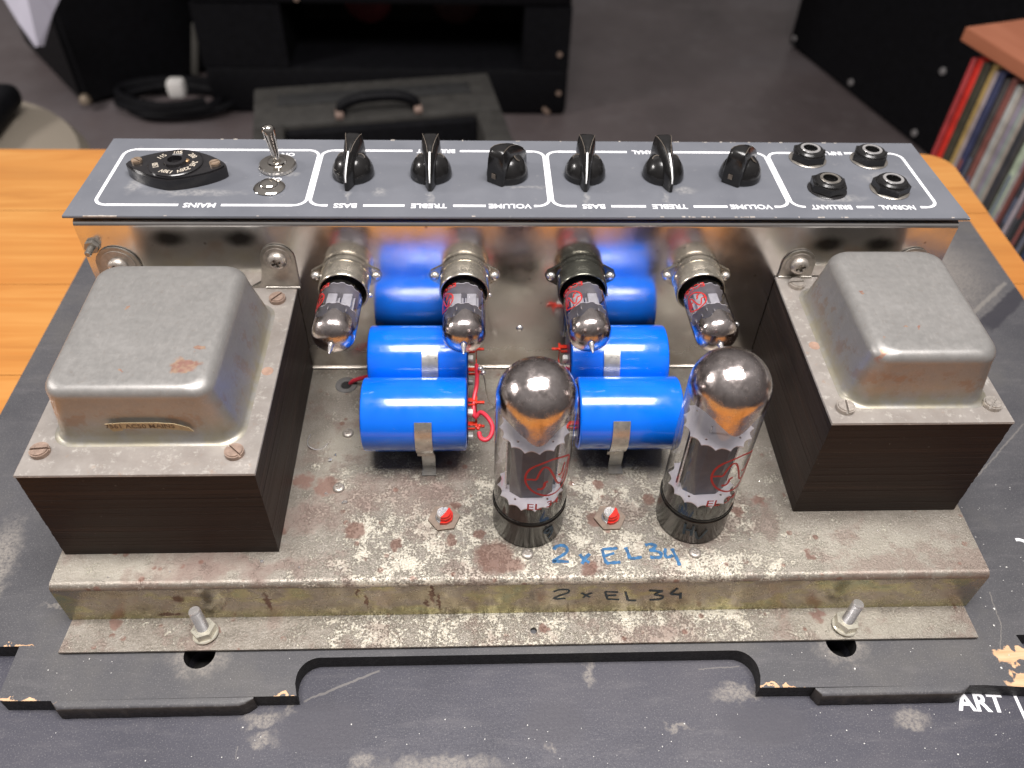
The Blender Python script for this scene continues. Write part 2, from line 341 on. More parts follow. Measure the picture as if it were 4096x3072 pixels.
# ------------------------------------------------------------------ mesh kit
def V(*a): return Vector(a)
def bx(bm, x0, x1, y0, y1, z0, z1, mat=None, bev=0, seg=2):
    g = bmesh.ops.create_cube(bm, size=1)['verts']
    for v in g: v.co = Vector(((x0+x1)/2+v.co.x*(x1-x0), (y0+y1)/2+v.co.y*(y1-y0), (z0+z1)/2+v.co.z*(z1-z0)))
    if bev:
        e = list({e for v in g for e in v.link_edges})
        r = bmesh.ops.bevel(bm, geom=e, offset=bev, segments=seg, affect='EDGES', profile=.5)
        g = list({v for f in r['faces'] for v in f.verts} | {v for v in g if v.is_valid})
    if mat is not None: bmesh.ops.transform(bm, matrix=mat, verts=[v for v in g if v.is_valid])
    return g
def lathe(bm, prof, seg=40, mat=None, cap0=True, cap1=True):
    rings = []
    for r, z in prof:
        if r < 1e-5: rings.append([bm.verts.new((0, 0, z))])
        else: rings.append([bm.verts.new((r*math.cos(2*PI*k/seg), r*math.sin(2*PI*k/seg), z)) for k in range(seg)])
    for a, b in zip(rings, rings[1:]):
        for k in range(seg):
            k2 = (k+1) % seg
            if len(a) == 1 and len(b) == 1: continue
            if len(a) == 1: bm.faces.new((a[0], b[k2], b[k]))
            elif len(b) == 1: bm.faces.new((a[k], a[k2], b[0]))
            else: bm.faces.new((a[k], a[k2], b[k2], b[k]))
    if cap0 and len(rings[0]) > 1: bm.faces.new(rings[0][::-1])
    if cap1 and len(rings[-1]) > 1: bm.faces.new(rings[-1])
    vs = [v for r in rings for v in r]
    if mat is not None: bmesh.ops.transform(bm, matrix=mat, verts=vs)
    return vs
def dome(r, z0, h, n=8):
    return [(r*math.cos(PI/2*k/n), z0+h*math.sin(PI/2*k/n)) for k in range(n+1)]
def prism(bm, pts, z0, z1, mat=None, holes=()):
    loops = [[Vector((x, y, 0)) for x, y in pts]] + [[Vector((x, y, 0)) for x, y in h] for h in holes]
    flat = [p for l in loops for p in l]
    tris = geometry.tessellate_polygon(loops)
    lo = [bm.verts.new((p.x, p.y, z0)) for p in flat]; hi = [bm.verts.new((p.x, p.y, z1)) for p in flat]
    for a, b, c in tris:
        for q in ((hi[a], hi[b], hi[c]), (lo[c], lo[b], lo[a])):
            try: bm.faces.new(q)
            except ValueError: pass
    s = 0
    for l in loops:
        n = len(l)
        for k in range(n):
            a, b = s+k, s+(k+1) % n
            try: bm.faces.new((lo[a], lo[b], hi[b], hi[a]))
            except ValueError: pass
        s += n
    if mat is not None: bmesh.ops.transform(bm, matrix=mat, verts=lo+hi)
    return lo+hi
def tube(bm, pts, r, seg=10, smooth=4):
    pts = [Vector(p) for p in pts]
    if smooth:
        q = []
        P = [pts[0]]+pts+[pts[-1]]
        for i in range(1, len(P)-2):
            for k in range(smooth):
                t = k/smooth; a, b, c, d = P[i-1], P[i], P[i+1], P[i+2]
                q.append(.5*((2*b)+(-a+c)*t+(2*a-5*b+4*c-d)*t*t+(-a+3*b-3*c+d)*t**3))
        pts = q+[pts[-1]]
    rings = []; nrm = None
    for i, p in enumerate(pts):
        tg = (pts[min(i+1, len(pts)-1)]-pts[max(i-1, 0)]).normalized()
        if nrm is None: nrm = tg.orthogonal().normalized()
        nrm = (nrm - tg*nrm.dot(tg)).normalized(); bi = tg.cross(nrm)
        rr = r(i/(len(pts)-1)) if callable(r) else r
        rings.append([bm.verts.new(p+nrm*rr*math.cos(2*PI*k/seg)+bi*rr*math.sin(2*PI*k/seg)) for k in range(seg)])
    for a, b in zip(rings, rings[1:]):
        for k in range(seg): bm.faces.new((a[k], a[(k+1) % seg], b[(k+1) % seg], b[k]))
    bm.faces.new(rings[0][::-1]); bm.faces.new(rings[-1])
def ribbon(bm, pts, wd, f, th=.012, taper=False, rough=0):
    """flat stroke through 2-D points, width wd, laid on a surface: f(u, v, h) -> position"""
    P = [Vector((p[0], p[1])) for p in pts]; q = []
    E = [P[0]]+P+[P[-1]]
    for i in range(1, len(E)-2):
        n = 4
        for k in range(n):
            t = k/n; a, b, c, d = E[i-1], E[i], E[i+1], E[i+2]
            q.append(.5*((2*b)+(-a+c)*t+(2*a-5*b+4*c-d)*t*t+(-a+3*b-3*c+d)*t**3))
    q.append(P[-1]); rows = []
    for i, p in enumerate(q):
        tg = q[min(i+1, len(q)-1)]-q[max(i-1, 0)]
        if tg.length < 1e-6: tg = Vector((1, 0))
        tg.normalize(); n = Vector((-tg.y, tg.x)); w_ = wd/2*(1+random.uniform(-rough, rough))
        if taper: w_ *= .55+.45*math.sin(PI*min(1, max(0, i/(len(q)-1))))
        a, b = p+n*w_, p-n*w_
        rows.append([bm.verts.new(f(a.x, a.y, th)), bm.verts.new(f(b.x, b.y, th)), bm.verts.new(f(b.x, b.y, 0.001)), bm.verts.new(f(a.x, a.y, 0.001))])
    for a, b in zip(rows, rows[1:]):
        for k in range(4): bm.faces.new((a[k], a[(k+1) % 4], b[(k+1) % 4], b[k]))
    bm.faces.new(rows[0]); bm.faces.new(rows[-1][::-1])
def text_bm(bm, s, size, mat, bold=.0, depth=.006, sx=1.0):
    cu = bpy.data.curves.new('t', 'FONT'); cu.body = s; cu.size = size; cu.extrude = depth; cu.offset = bold
    cu.align_x = 'CENTER'; cu.align_y = 'CENTER'; cu.resolution_u = 3
    ob = bpy.data.objects.new('t', cu); COL.objects.link(ob)
    dg = bpy.context.evaluated_depsgraph_get(); dg.update()
    me = bpy.data.meshes.new_from_object(ob.evaluated_get(dg))
    n0 = len(bm.verts); bm.from_mesh(me); bm.verts.ensure_lookup_table()
    vs = bm.verts[n0:]
    bmesh.ops.transform(bm, matrix=mat @ Matrix.Diagonal((sx, 1, 1, 1)), verts=vs)
    bpy.data.objects.remove(ob); bpy.data.curves.remove(cu); bpy.data.meshes.remove(me)
def head(bm, r, h, slots=1, ang=0, sw=None, mat=None):
    """screw head: plain disc below, slotted top above"""
    sw = sw or r*.24; Mx = (mat or Matrix()) @ Matrix.Rotation(ang, 4, 'Z')
    if slots == 1:
        lathe(bm, [(r, 0), (r, h*.5)], 24, Mx)
        for sgn in (1, -1):
            for rr, za, zb in ((r, h*.5, h*.85), (r*.86, h*.85, h*1.1)):
                a0 = math.asin(sw/2/rr); a = [a0+(PI-2*a0)*k/12 for k in range(13)]
                prism(bm, [(rr*math.cos(t), sgn*rr*math.sin(t)) for t in a], za+(.001 if rr == r else -.001), zb, Mx)
    else:
        lathe(bm, [(r, 0), (r, h*.45), (r*.9, h*.75), (r*.72, h), (r*.55, h*1.08), (r*.55, h*.55)], 24, Mx, True, True)
        for k in range(4):
            a0 = math.asin(sw/2/(r*.54)); aa = [a0+(PI/2-2*a0)*j/5 for j in range(6)]
            prism(bm, [(sw/2, sw/2)]+[(r*.54*math.cos(t), r*.54*math.sin(t)) for t in aa], h*.5, h*1.09, Mx @ Matrix.Rotation(k*PI/2, 4, 'Z'))

def obj(name, bm, mat, parent=None, loc=(0, 0, 0), rot=(0, 0, 0), smooth=38, label=None):
    bmesh.ops.scale(bm, vec=(S, S, S), verts=bm.verts)
    bmesh.ops.recalc_face_normals(bm, faces=bm.faces)
    me = bpy.data.meshes.new(name); bm.to_mesh(me); bm.free()
    me.materials.append(mat)
    if smooth:
        me.polygons.foreach_set('use_smooth', [True]*len(me.polygons)); me.set_sharp_from_angle(angle=R(smooth))
    o = bpy.data.objects.new(name, me); COL.objects.link(o)
    o.location = Vector(loc)*S; o.rotation_euler = rot
    if parent: o.parent = parent
    if label: o['label'] = label
    return o
def thing(name, label, cat, loc=(0, 0, 0), rot=(0, 0, 0), group=None):
    o = bpy.data.objects.new(name, None); COL.objects.link(o); o.location = Vector(loc)*S; o.rotation_euler = rot
    o.empty_display_size = .02
    o['label'] = label; o['category'] = cat
    if group: o['group'] = group
    return o
def tag(o, label, cat, group=None):
    o['label'] = label; o['category'] = cat
    if group: o['group'] = group
    return o
def share(o, parent, loc=(0, 0, 0), rot=(0, 0, 0), label=None):
    c = o.copy(); COL.objects.link(c); c.parent = parent; c.location = Vector(loc)*S; c.rotation_euler = rot
    if 'label' in c and not label: del c['label']
    if label: c['label'] = label
    return c
def copy_tree(o, parent=None, label=None):
    c = o.copy(); COL.objects.link(c); c.parent = parent
    if label: c['label'] = label
    for ch in list(o.children): copy_tree(ch, c)
    return c
B = bmesh.new
T = Matrix.Translation
def RX(a): return Matrix.Rotation(R(a), 4, 'X')
def RY(a): return Matrix.Rotation(R(a), 4, 'Y')
def RZ(a): return Matrix.Rotation(R(a), 4, 'Z')

# ------------------------------------------------------------------ floor, table, boards
ZF = -80
bm = B(); prism(bm, [(-420, -300), (420, -300), (420, 620), (-420, 620)], ZF-1, ZF)
fl = obj('floor', bm, M_floor); fl['kind'] = 'structure'; fl['label'] = 'scuffed grey brown floor of the room far below the table'

tb = thing('table', 'orange varnished pine table under the black boards', 'table', (0, 0, -5.2))
TX0, TX1, TY0, TY1 = -95, 40.4, -46, 46.6
yy = TY0
k = 0
while yy < TY1-.1:
    y1 = min(yy+9.26, TY1); bm = B()
    if y1 > TY1-1:     # last plank has the rounded table corner
        rr = 2.4; pts = [(TX0, yy+.02), (TX1, yy+.02), (TX1, y1-rr)] + [(TX1-rr+rr*math.cos(t*PI/16), y1-rr+rr*math.sin(t*PI/16)) for t in range(1, 9)] + [(TX0, y1)]
        prism(bm, pts, -2.6, 0)
    else: bx(bm, TX0, TX1, yy+.02, y1-.02, -2.6, 0, bev=.03, seg=1)
    o = obj('plank', bm, M_pine, tb); k += 1; yy = y1
for lx, ly in ((-90, -40), (36, -40), (36, 41), (-90, 41)):
    bm = B(); bx(bm, lx-2.5, lx+2.5, ly-2.5, ly+2.5, ZF+5.2, -2.62, bev=.3); obj('leg', bm, M_pine, tb)

PALE_LOW = [(-12.3, -4.55, .75, .28), (-11.2, -4.25, .25, .12), (-12.2, -5.45, .5, .3), (2.9, -2.6, .28, .5), (9.9, -3.7, 1.0, .38), (17.9, -5.1, .75, .35), (.8, -6.0, .16), (-7.6, -6.55, .5, .35), (-4.0, -6.75, 2.4, .4), (6.8, -5.3, .5, .14)]
PALE_UP = [(-15.6, -1.9, 1.1, .8), (15.2, -1.9, 1.1, .8), (29, 27, 5, 5), (-27, 3, .8, 2.5), (-22.5, .9, 1.2, .12)]
BARE_UP = [(23.6, -2.6, 1.0, .42), (23.9, -3.9, 1.3, .45), (-23.2, -3.95, 1.3, .16), (-11.0, -3.95, .7, .14), (11.6, -3.98, 1.2, .10), (-24.9, -1.25, 1.2, .1)]
M_low = board_mat('scuffed_black_board', [], PALE_LOW, [(-9.5, -5, 2, 1.3), (1, -5, 1.5, 1), (11, -5.2, 2, 1)], lines=[(-10.6, -3.7, -7.2, -2.3, .06), (-13.3, -5.7, -13.2, -6.3, .02), (8.3, -2.5, 10.3, -2.4, .03)])
M_upb = board_mat('worn_black_plywood', BARE_UP, PALE_UP, [], .95, .80, [(31.0, 21.6, 35.8, 25.8, .16), (26.3, 8.3, 30.9, 12.3, .04), (23.8, .9, 23.6, -1.0, .03), (23.6, -1.0, 23.0, -2.2, .025)], [(32.2, 21.0, 36.9, 25.1, .62)])
M_edge = simple('blackened_plywood_edge', (.016, .015, .015), .6, 0, .5, 3, bumpd=.03)

M_lipside = simple('dusty_black_side', (.040, .034, .031), .6, 0, .35, 3, bumpd=.02)
lb = thing('lower_board', 'wide dark blue-black scuffed board lying on the table, lettered at right', 'board', (0, 0, -5.2))
lh = lambda cx: [(cx+.76*math.cos(2*PI*k/24), -1.76+.76*math.sin(2*PI*k/24)) for k in range(24)][::-1]
bm = B(); prism(bm, [(-30.3, -9.1), (36.2, -9.1), (36.2, 33.2), (-30.3, 33.2)], .3, 1.0, holes=[lh(-15.6), lh(15.25)]); obj('panel', bm, M_low, lb, smooth=30)
bm = B(); bx(bm, -30.25, 36.15, -9.0, 33.1, .01, .29); obj('hole_shade_sheet', bm, M_darkhole, lb)  # added black sheet: gives the holes above it the darkness of deep shade
bm = B()
text_bm(bm, 'ART', 1.25, T((21.5, -4.45, 1.004)) @ RZ(-4), bold=.035, depth=.003, sx=.95)
bx(bm, 23.25, 23.4, -5.8, -3.9, 1.001, 1.007, mat=None)
obj('lettering', bm, M_white, lb, label='white printed capitals ART followed by a vertical bar')

ub = thing('upper_board', 'black painted plywood board with a cut-out front edge under the chassis', 'board', (0, 0, -4.2))
def arc(cx, cy, r, a0, a1, n=8): return [(cx+r*math.cos(R(a0+(a1-a0)*k/n)), cy+r*math.sin(R(a0+(a1-a0)*k/n))) for k in range(n+1)]
out = [(-30.9, -1.2), (-24.15, -1.22), (-24.2, -3.6), (-24.05, -3.86), (-21.7, -3.9), (-10.75, -3.88)] + arc(-9.85, -3.05+0, .95, 180, 90)[0:0]
out += [(-10.9, -3.3)] + arc(-9.9, -3.05, 1.0, 175, 90) + arc(9.9, -3.05, 1.0, 90, 5) + [(10.9, -3.35), (10.75, -3.92), (13.4, -3.95), (21.4, -4.0), (24.3, -4.2), (24.7, -4.05), (24.35, -2.8), (24.1, -1.5), (36.3, -1.3), (36.3, 33.4), (-30.4, 33.4)]
hl = lambda cx: [(cx+.74*math.cos(2*PI*k/24), -1.76+.74*math.sin(2*PI*k/24)) for k in range(24)]
bm = B(); prism(bm, out, .005, 1.0, holes=[hl(-15.6)[::-1], hl(15.25)[::-1]])
me_ub = obj('panel', bm, M_upb, ub, smooth=30)
me_ub.data.materials.append(M_edge)
for p in me_ub.data.polygons:
    if abs(p.normal.z) < .5: p.material_index = 1
for x0, x1, yf in ((-21.75, -12.7, -3.9), (13.35, 20.7, -3.98)):
    bm = B()
    q = [(.0, 0), (-.22, -.004), (-.31, -.03), (-.37, -.08), (-.40, -.16), (-.43, -.92), (-.38, -.99), (0, -.99)]
    vs = []; n = 30
    for k in range(n+1):
        t = k/n; x = x0+(x1-x0)*t; e = min(1, .12+t*30, .2+(1-t)*16)+.015*math.sin(k*1.3)
        vs.append([bm.verts.new((x, yf+a*e-.002, 1.003+b)) for a, b in q])
    for a, b in zip(vs, vs[1:]):
        for j in range(len(q)): bm.faces.new((a[j], a[(j+1) % len(q)], b[(j+1) % len(q)], b[j]))
    bm.faces.new(vs[0]); bm.faces.new(vs[-1][::-1])
    lp = obj('front_lip', bm, M_upb, ub); lp.data.materials.append(M_lipside)
    for p in lp.data.polygons:
        if p.normal.z < .55: p.material_index = 1
bm = B()
ribbon(bm, [(26.6, 4.0), (26.85, 3.98), (27.1, 3.8), (27.3, 3.3)], .18, lambda u, v, h: V(u, v, 1.0+h), .006)
obj('lettering', bm, M_white, ub, label='white painted stroke at the far right edge of the board')

# ------------------------------------------------------------------ the chassis
amp = thing('amplifier_chassis', 'grey steel amplifier chassis with rusty deck, polished upright and grey control panel', 'amplifier')
XL, XR, YB, H1 = -22.1, 22.1, 14.14, 3.1
# deck with rounded front bend; the front wall is its own part
bm = B()
prof = [(0.32, -.12), (YB, -.12), (YB, 0), (.32, 0)] + [(.32-.32*math.sin(R(a)), -.32+.32*math.cos(R(a))) for a in (15, 30, 45, 60, 75)] + [(.002, -.32), (.12, -.33)]
def sweep_x(bm, prof, x0, x1, n=60, wob=None):
    rows = []
    for k in range(n+1):
        x = x0+(x1-x0)*k/n
        rows.append([bm.verts.new((x, a, b)) for a, b in prof])
    for a, b in zip(rows, rows[1:]):
        for j in range(len(prof)): bm.faces.new((a[j], a[(j+1) % len(prof)], b[(j+1) % len(prof)], b[j]))
    bm.faces.new(rows[0]); bm.faces.new(rows[-1][::-1])
sweep_x(bm, prof, XL, XR)
for f in bm.verts: pass
obj('deck', bm, M_deck, amp, smooth=60)
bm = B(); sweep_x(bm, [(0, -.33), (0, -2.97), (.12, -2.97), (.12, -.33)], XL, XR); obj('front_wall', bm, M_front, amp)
bm = B()
hole = [(.27+.17*math.cos(2*PI*k/20), -.96+.17*math.sin(2*PI*k/20)) for k in range(20)]
prism(bm, [(XL-.02, -1.68), (-5, -1.70), (5, -1.67), (XR-.05, -1.70), (XR-.1, .11), (XL+.1, .11)], -3.1, -2.98, holes=[hole[::-1]])
obj('mounting_flange', bm, M_deck, amp)
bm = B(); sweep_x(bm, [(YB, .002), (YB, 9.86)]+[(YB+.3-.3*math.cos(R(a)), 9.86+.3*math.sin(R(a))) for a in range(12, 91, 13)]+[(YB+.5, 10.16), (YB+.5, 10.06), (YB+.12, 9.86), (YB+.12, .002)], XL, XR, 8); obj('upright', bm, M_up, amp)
bm = B(); tube(bm, [(XL+.2, YB-.05, .05), (XR-.2, YB-.05, .05)], .09, 8, 0); obj('corner_bend', bm, M_steel, amp)
for sx in (XL, XR-.12):
    bm = B(); bx(bm, sx, sx+.12, YB+.13, 21.3, -3.1, 10.1); obj('end_plate', bm, M_steel, amp)
bm = B(); bx(bm, XL+.13, XR-.13, 21.3, 21.42, -3.1, 9.98); obj('rear_wall', bm, M_steel, amp)

# control panel: everything on it is built flat and tilted with it
PY0, PY1, PZ0, PZ1 = 14.02, 21.85, 10.55, 10.22
PT = math.atan2(PZ1-PZ0, PY1-PY0)
PM = T((0, PY0, PZ0)) @ Matrix.Rotation(PT, 4, 'X') @ T((0, -PY0, 0))     # panel-plane coordinates (x, y, height above panel)
def onp(x, y, h=0): return PM @ V(x, y, h)
bm = B(); prism(bm, [(-22.4, PY0), (22.42, PY0), (22.35, PY1), (-22.3, PY1)], -.13, 0, PM)
bmesh.ops.bevel(bm, geom=[e for e in bm.edges if abs((e.verts[0].co-e.verts[1].co).y) < .3 and abs((e.verts[0].co-e.verts[1].co).z) < .05 and e.calc_length() > 10], offset=.03, segments=2, affect='EDGES')
pan = obj('control_panel', bm, M_panel, amp, smooth=30)
bm = B(); prism(bm, [(XL, YB+.51), (XR, YB+.51), (XR, 21.3), (XL, 21.3)], -.42, -.36, PM); obj('top_wall', bm, M_steel, amp)
fp = lambda u, v, h: onp(u, v, h)
def vline(bm, pts, wd=.25): ribbon(bm, pts, wd, fp, .006)
YT, YBm = 20.62, 15.06
secs = [(-21.25, -10.90), (-10.73, 1.275), (1.445, 13.515), (13.685, 21.2)]
gaps_b = {0: [(-16.07, 'MAINS')], 1: [(-8.92, 'BASS'), (-4.78, 'TREBLE'), (-.73, 'VOLUME')], 2: [(3.5, 'BASS'), (7.35, 'TREBLE'), (11.5, 'VOLUME')], 3: [(15.65, 'BRILLIANT'), (19.05, 'NORMAL')]}
gaps_t = {1: [(-4.6, 'BRILLIANT')], 2: [(7.1, 'NORMAL')], 3: [(17.3, 'INPUT')]}
LW = .2
def seg_line(bmL, a, b, y):
    if b-a > .1: ribbon(bmL, [(a, y), ((a+b)/2, y), (b, y)], LW, fp, .006)
def word(s, x, y, size, sx):
    b_ = B(); text_bm(b_, s, size, PM @ T((x, y, .004)) @ RZ(180), bold=.014, depth=.003, sx=sx); obj('printed_word', b_, M_white, pan, label='white upside-down word '+s)
for i, (a, b) in enumerate(secs):
    r_c = .62; bmL = B()
    for sgx, ex in ((1, a), (-1, b)):
        ext = (i == 0 and sgx == 1) or (i == 3 and sgx == -1)
        for sgy, ey in ((1, YBm), (-1, YT)):
            pts = []
            for q in range(7):
                an = R(90*q/6)
                pts.append((ex+sgx*r_c*(1-math.cos(an)), ey+sgy*r_c*(1-math.sin(an))))
            ribbon(bmL, pts, .16, fp, .006)
        ribbon(bmL, [(ex, YBm+r_c), (ex, (YBm+YT)/2), (ex, YT-r_c)], .165, fp, .006)
    for gd, y in ((gaps_b, YBm), (gaps_t, YT)):
        cur = a+r_c
        for gx, s in sorted(gd.get(i, [])):
            hw = .165*len(s)+.22 if s not in ('BRILLIANT', 'INPUT') else (.13*len(s)+.12)
            seg_line(bmL, cur, min(gx-hw, b-r_c), y); cur = gx+hw
            word(s, gx, y, .56, (.98 if s not in ('BRILLIANT', 'INPUT', 'NORMAL') else .80))
        seg_line(bmL, cur, b-r_c, y)
    obj('printed_border', bmL, M_white, pan)['kind'] = 'stuff'
word('ON', -12.55, 20.15, .46, 1); word('OFF', -12.86, 17.55, .46, 1)
bm = B(); rc = random.Random(3)
for k in range(46):
    x = rc.choice([rc.uniform(-21, 22), rc.uniform(5, 15)]); y = rc.choice([PY0+.03, PY1-.09, PY0+.03]); wd = rc.uniform(.04, .26)
    bx(bm, x, x+wd, y, y+rc.uniform(.05, .12), -.02, .006, PM)
for x, wd in ((-21.4, 1.6),): bx(bm, x, x+wd, PY0-.005, PY0+.07, -.05, .007, PM)
obj('edge_chips', bm, M_chip, pan, label='bare metal chips along the edges of the control panel')['kind'] = 'stuff'

# chicken-head knobs
def knob(x, y, ang):
    Mk = PM @ T((x, y, 0)) @ RZ(ang)
    bm = B()
    lathe(bm, [(1.06, .03), (1.09, .1), (1.07, .35), (.99, .62), (.83, .90), (.64, 1.08), (.45, 1.18), (0, 1.21)], 36, Mk)
    secs_ = [(-1.68, .07, .05, .5), (-1.6, .12, .06, .78), (-1.3, .22, .07, 1.10), (-.9, .33, .08, 1.38), (-.5, .41, .11, 1.60), (-.1, .46, .17, 1.78), (.3, .50, .27, 1.90), (.7, .52, .37, 1.94), (.95, .52, .41, 1.89), (1.1, .50, .38, 1.74), (1.16, .46, .33, 1.5)]
    rows = []
    for yk, wb, wt, zt in secs_:
        rows.append([bm.verts.new(Mk @ V(*c)) for c in ((-wb, yk, .03), (-wb*1.02, yk, .35*zt), (-(wb*.65+wt*.35), yk, .75*zt), (-wt, yk, zt*.97), (-wt*.55, yk, zt), (wt*.55, yk, zt), (wt, yk, zt*.97), ((wb*.65+wt*.35), yk, .75*zt), (wb*1.02, yk, .35*zt), (wb, yk, .03))])
    n = len(rows[0])
    for a, b in zip(rows, rows[1:]):
        for j in range(n): bm.faces.new((a[j], a[(j+1) % n], b[(j+1) % n], b[j]))
    bm.faces.new(rows[0]); bm.faces.new(rows[-1][::-1])
    o = obj('knob', bm, M_knob, amp, smooth=45)
    bm = B(); rows = []
    for yk, wb, wt, zt in secs_[0:5]: rows.append([bm.verts.new(Mk @ V(s*min(.04, wt*.6), yk, zt+h)) for s, h in ((-1, .0), (-1, .012), (1, .012), (1, .0))])
    for a, b in zip(rows, rows[1:]):
        for j in range(4): bm.faces.new((a[j], a[(j+1) % 4], b[(j+1) % 4], b[j]))
    bm.faces.new(rows[0]); bm.faces.new(rows[-1][::-1])
    obj('pointer_line', bm, M_whiteline, o)  # plain white strip along the front slope of the fin
    # worn dusty edges and the two finger hollows beside the fin
    for s in (-1, 1):
        bm = B(); tube(bm, [Mk @ V(s*(wt*1.0+.0), yk, zt*.975) for yk, wb, wt, zt in secs_[4:9]], .018, 5, 0); obj('worn_edge', bm, M_knobdust, o)
        Mh = Mk @ T((s*.52, -.12, 1.10)) @ RY(s*30) @ RX(20) @ Matrix.Scale(.82, 4)
        bm = B(); lathe(bm, [(.22, 0), (.20, .045), (0, .05)], 18, Mh); fh = obj('finger_hollow', bm, M_darkhole, o)
        bm = B(); tube(bm, [Mh @ V(.235*math.cos(R(a)), .235*math.sin(R(a)), .03) for a in range(20, 170, 15)], .028, 6, 0); obj('worn_edge', bm, M_knobdust, o)
    if abs(ang) > 90:
        bm = B(); bx(bm, -.1, .14, 1.19, 1.215, .35, .62, Mk); obj('screw_recess', bm, M_knobdust, o)
    return o
for kx, ang, lb_ in ((-8.82, -6, 'black bass knob nearest the mains switch, pointer towards the viewer'), (-4.77, 0, 'black treble knob left of centre, pointer straight at the viewer'), (-.78, 143, 'black volume knob just left of panel centre, turned away'),
                 (3.31, -4, 'black bass knob just right of panel centre'), (7.46, 5, 'black treble knob right of centre'), (11.58, 140, 'black volume knob beside the input jacks, turned away')):
    knob(kx, 18.05, ang)['label'] = lb_

# toggle switch and pilot dome
tgM = PM @ T((-12.85, 18.75, 0))
bm = B()
k = 0
prof = [(.95, .02), (.98, .08), (.98, .22), (.90, .30), (.50, .33), (.47, .42), (.36, .46), (.24, .44), (0, .42)]
vs = lathe(bm, prof, 72, None)
for v in vs:
    r0 = math.hypot(v.co.x, v.co.y)
    if r0 > .93: 
        kk = int(round(math.atan2(v.co.y, v.co.x)/(2*PI/72))); s_ = 1 if kk % 2 else .965; v.co.x *= s_; v.co.y *= s_
bmesh.ops.transform(bm, matrix=tgM, verts=bm.verts)
tg = obj('toggle_switch', bm, M_chrome, amp, label='nickel toggle switch with knurled round nut, lever up')
bm = B(); LM = tgM @ T((0, .05, .35)) @ RX(-14) @ RY(-9)
lathe(bm, [(.17, 0), (.19, .2), (.27, 1.0), (.31, 1.4), (.335, 1.58), (.32, 1.72), (.25, 1.83), (.12, 1.89), (0, 1.9)], 28, LM)
obj('lever', bm, M_chrome, tg)
bm = B(); lathe(bm, [(.78, .012), (.80, .04), (.74, .10), (.62, .15), (.55, .17)]+[(.50*math.cos(k*PI/16), .19+.22*math.sin(k*PI/16)) for k in range(9)], 40, PM @ T((-12.95, 16.72, 0)))
obj('hole_plug', bm, M_chrome, amp, label='domed nickel hole plug in front of the toggle switch')

# mains voltage selector
vm = PM @ T((-17.8, 17.95, 0)) @ RZ(-3) @ Matrix.Scale(.91, 4)
def lens(a, b, n=14, rr=.55):
    pts = []
    for k in range(64):
        t = 2*PI*k/64; c, s_ = math.cos(t), math.sin(t)
        r1 = 1/((abs(c)/a)**1.45+(abs(s_)/b)**1.45)**(1/1.45); pts.append((r1*c, r1*s_))
    return pts
bm = B()
L0, L1 = lens(2.85, 1.72), lens(2.72, 1.6)
prism(bm, L0, .01, .62, vm); prism(bm, L1, .621, .72, vm)
lathe(bm, [(1.5, .70), (1.5, .78), (1.44, .82), (.66, .82), (.62, .98), (.52, 1.0), (.40, 1.0), (.38, .72), (0, .70)], 44, vm)
vs_ = obj('voltage_selector', bm, M_black, amp, smooth=30, label='black lozenge-shaped mains voltage selector with worn numerals')
for s in (-1, 1):
    bm = B(); head(bm, .30, .16, 1, .6*s, mat=vm @ T((s*2.2, .05, .72))); obj('screw', bm, simple('brassy_selector_screw', (.40, .30, .22), .4, .6, .2, 3), vs_)
bm = B()
for a, s in ((-100, '130V'), (-50, '220V'), (-8, '245'), (45, '200'), (-155, '150'), (150, '115'), (100, '105')):
    text_bm(bm, s, .44, vm @ RZ(a+180) @ T((-1.06, 0, .825)) @ RZ(90), bold=.008, depth=.003, sx=.85)
obj('numerals', bm, simple('worn_cream_numerals', (.52, .46, .38), .5, 0, .35, 5), vs_)
bm = B(); lathe(bm, [(.16, .98), (.16, 1.06), (.1, 1.1), (0, 1.1)], 16, vm @ T((.62, .1, -.16))); obj('contact_pin', bm, simple('brass_pin', (.55, .36, .2), .3, .8, .1, 3), vs_)
bm = B(); bx(bm, -.28, .28, .42, .62, .80, 1.02, vm, bev=.04); obj('key_block', bm, simple('grey_key_block', (.16, .16, .16), .4, 0, .2, 3), vs_)

# input jacks
def jack(x, y, rot, dark, label):
    Mj = PM @ T((x, y, 0)) @ RZ(rot) @ Matrix.Diagonal((1.13, 1.13, 1.08, 1))
    bm = B()
    prism(bm, [(.86*math.cos(R(60*k)), .86*math.sin(R(60*k))) for k in range(6)], .06, .42, Mj)
    lathe(bm, [(.72, .42), (.70, .5), (.62, .58), (.50, .60), (.48, .62), (.36, .62), (.33, .3), (.30, .12), (0, .10)], 30, Mj)
    o = obj('jack_socket', bm, M_knob, amp, smooth=30, label=label)
    bm = B(); lathe(bm, [(.34, .60), (.34, .64), (.46, .645), (.49, .60), (.34, .60)], 30, Mj, False, False); obj('ring', bm, M_bright if not dark else M_steel, o)
    bm = B(); lathe(bm, [(.88, .004), (.90, .03), (.86, .06), (.4, .06)], 34, Mj); obj('washer', bm, M_steel if not dark else M_black, o)
    bm = B(); bx(bm, -.12, .12, -.27, -.18, .12, .5, Mj, bev=.03); obj('contact', bm, M_bright, o)
    return o
jack(15.81, 19.95, 12, False, 'black hexagonal input jack at the back, beside the volume knob')
jack(19.2, 19.85, 5, False, 'black hexagonal input jack in the back corner of the panel')
jack(15.92, 16.75, 20, True, 'all-black input jack over the word BRILLIANT')
jack(19.25, 16.75, 33, False, 'input jack with a bright washer over the word NORMAL')

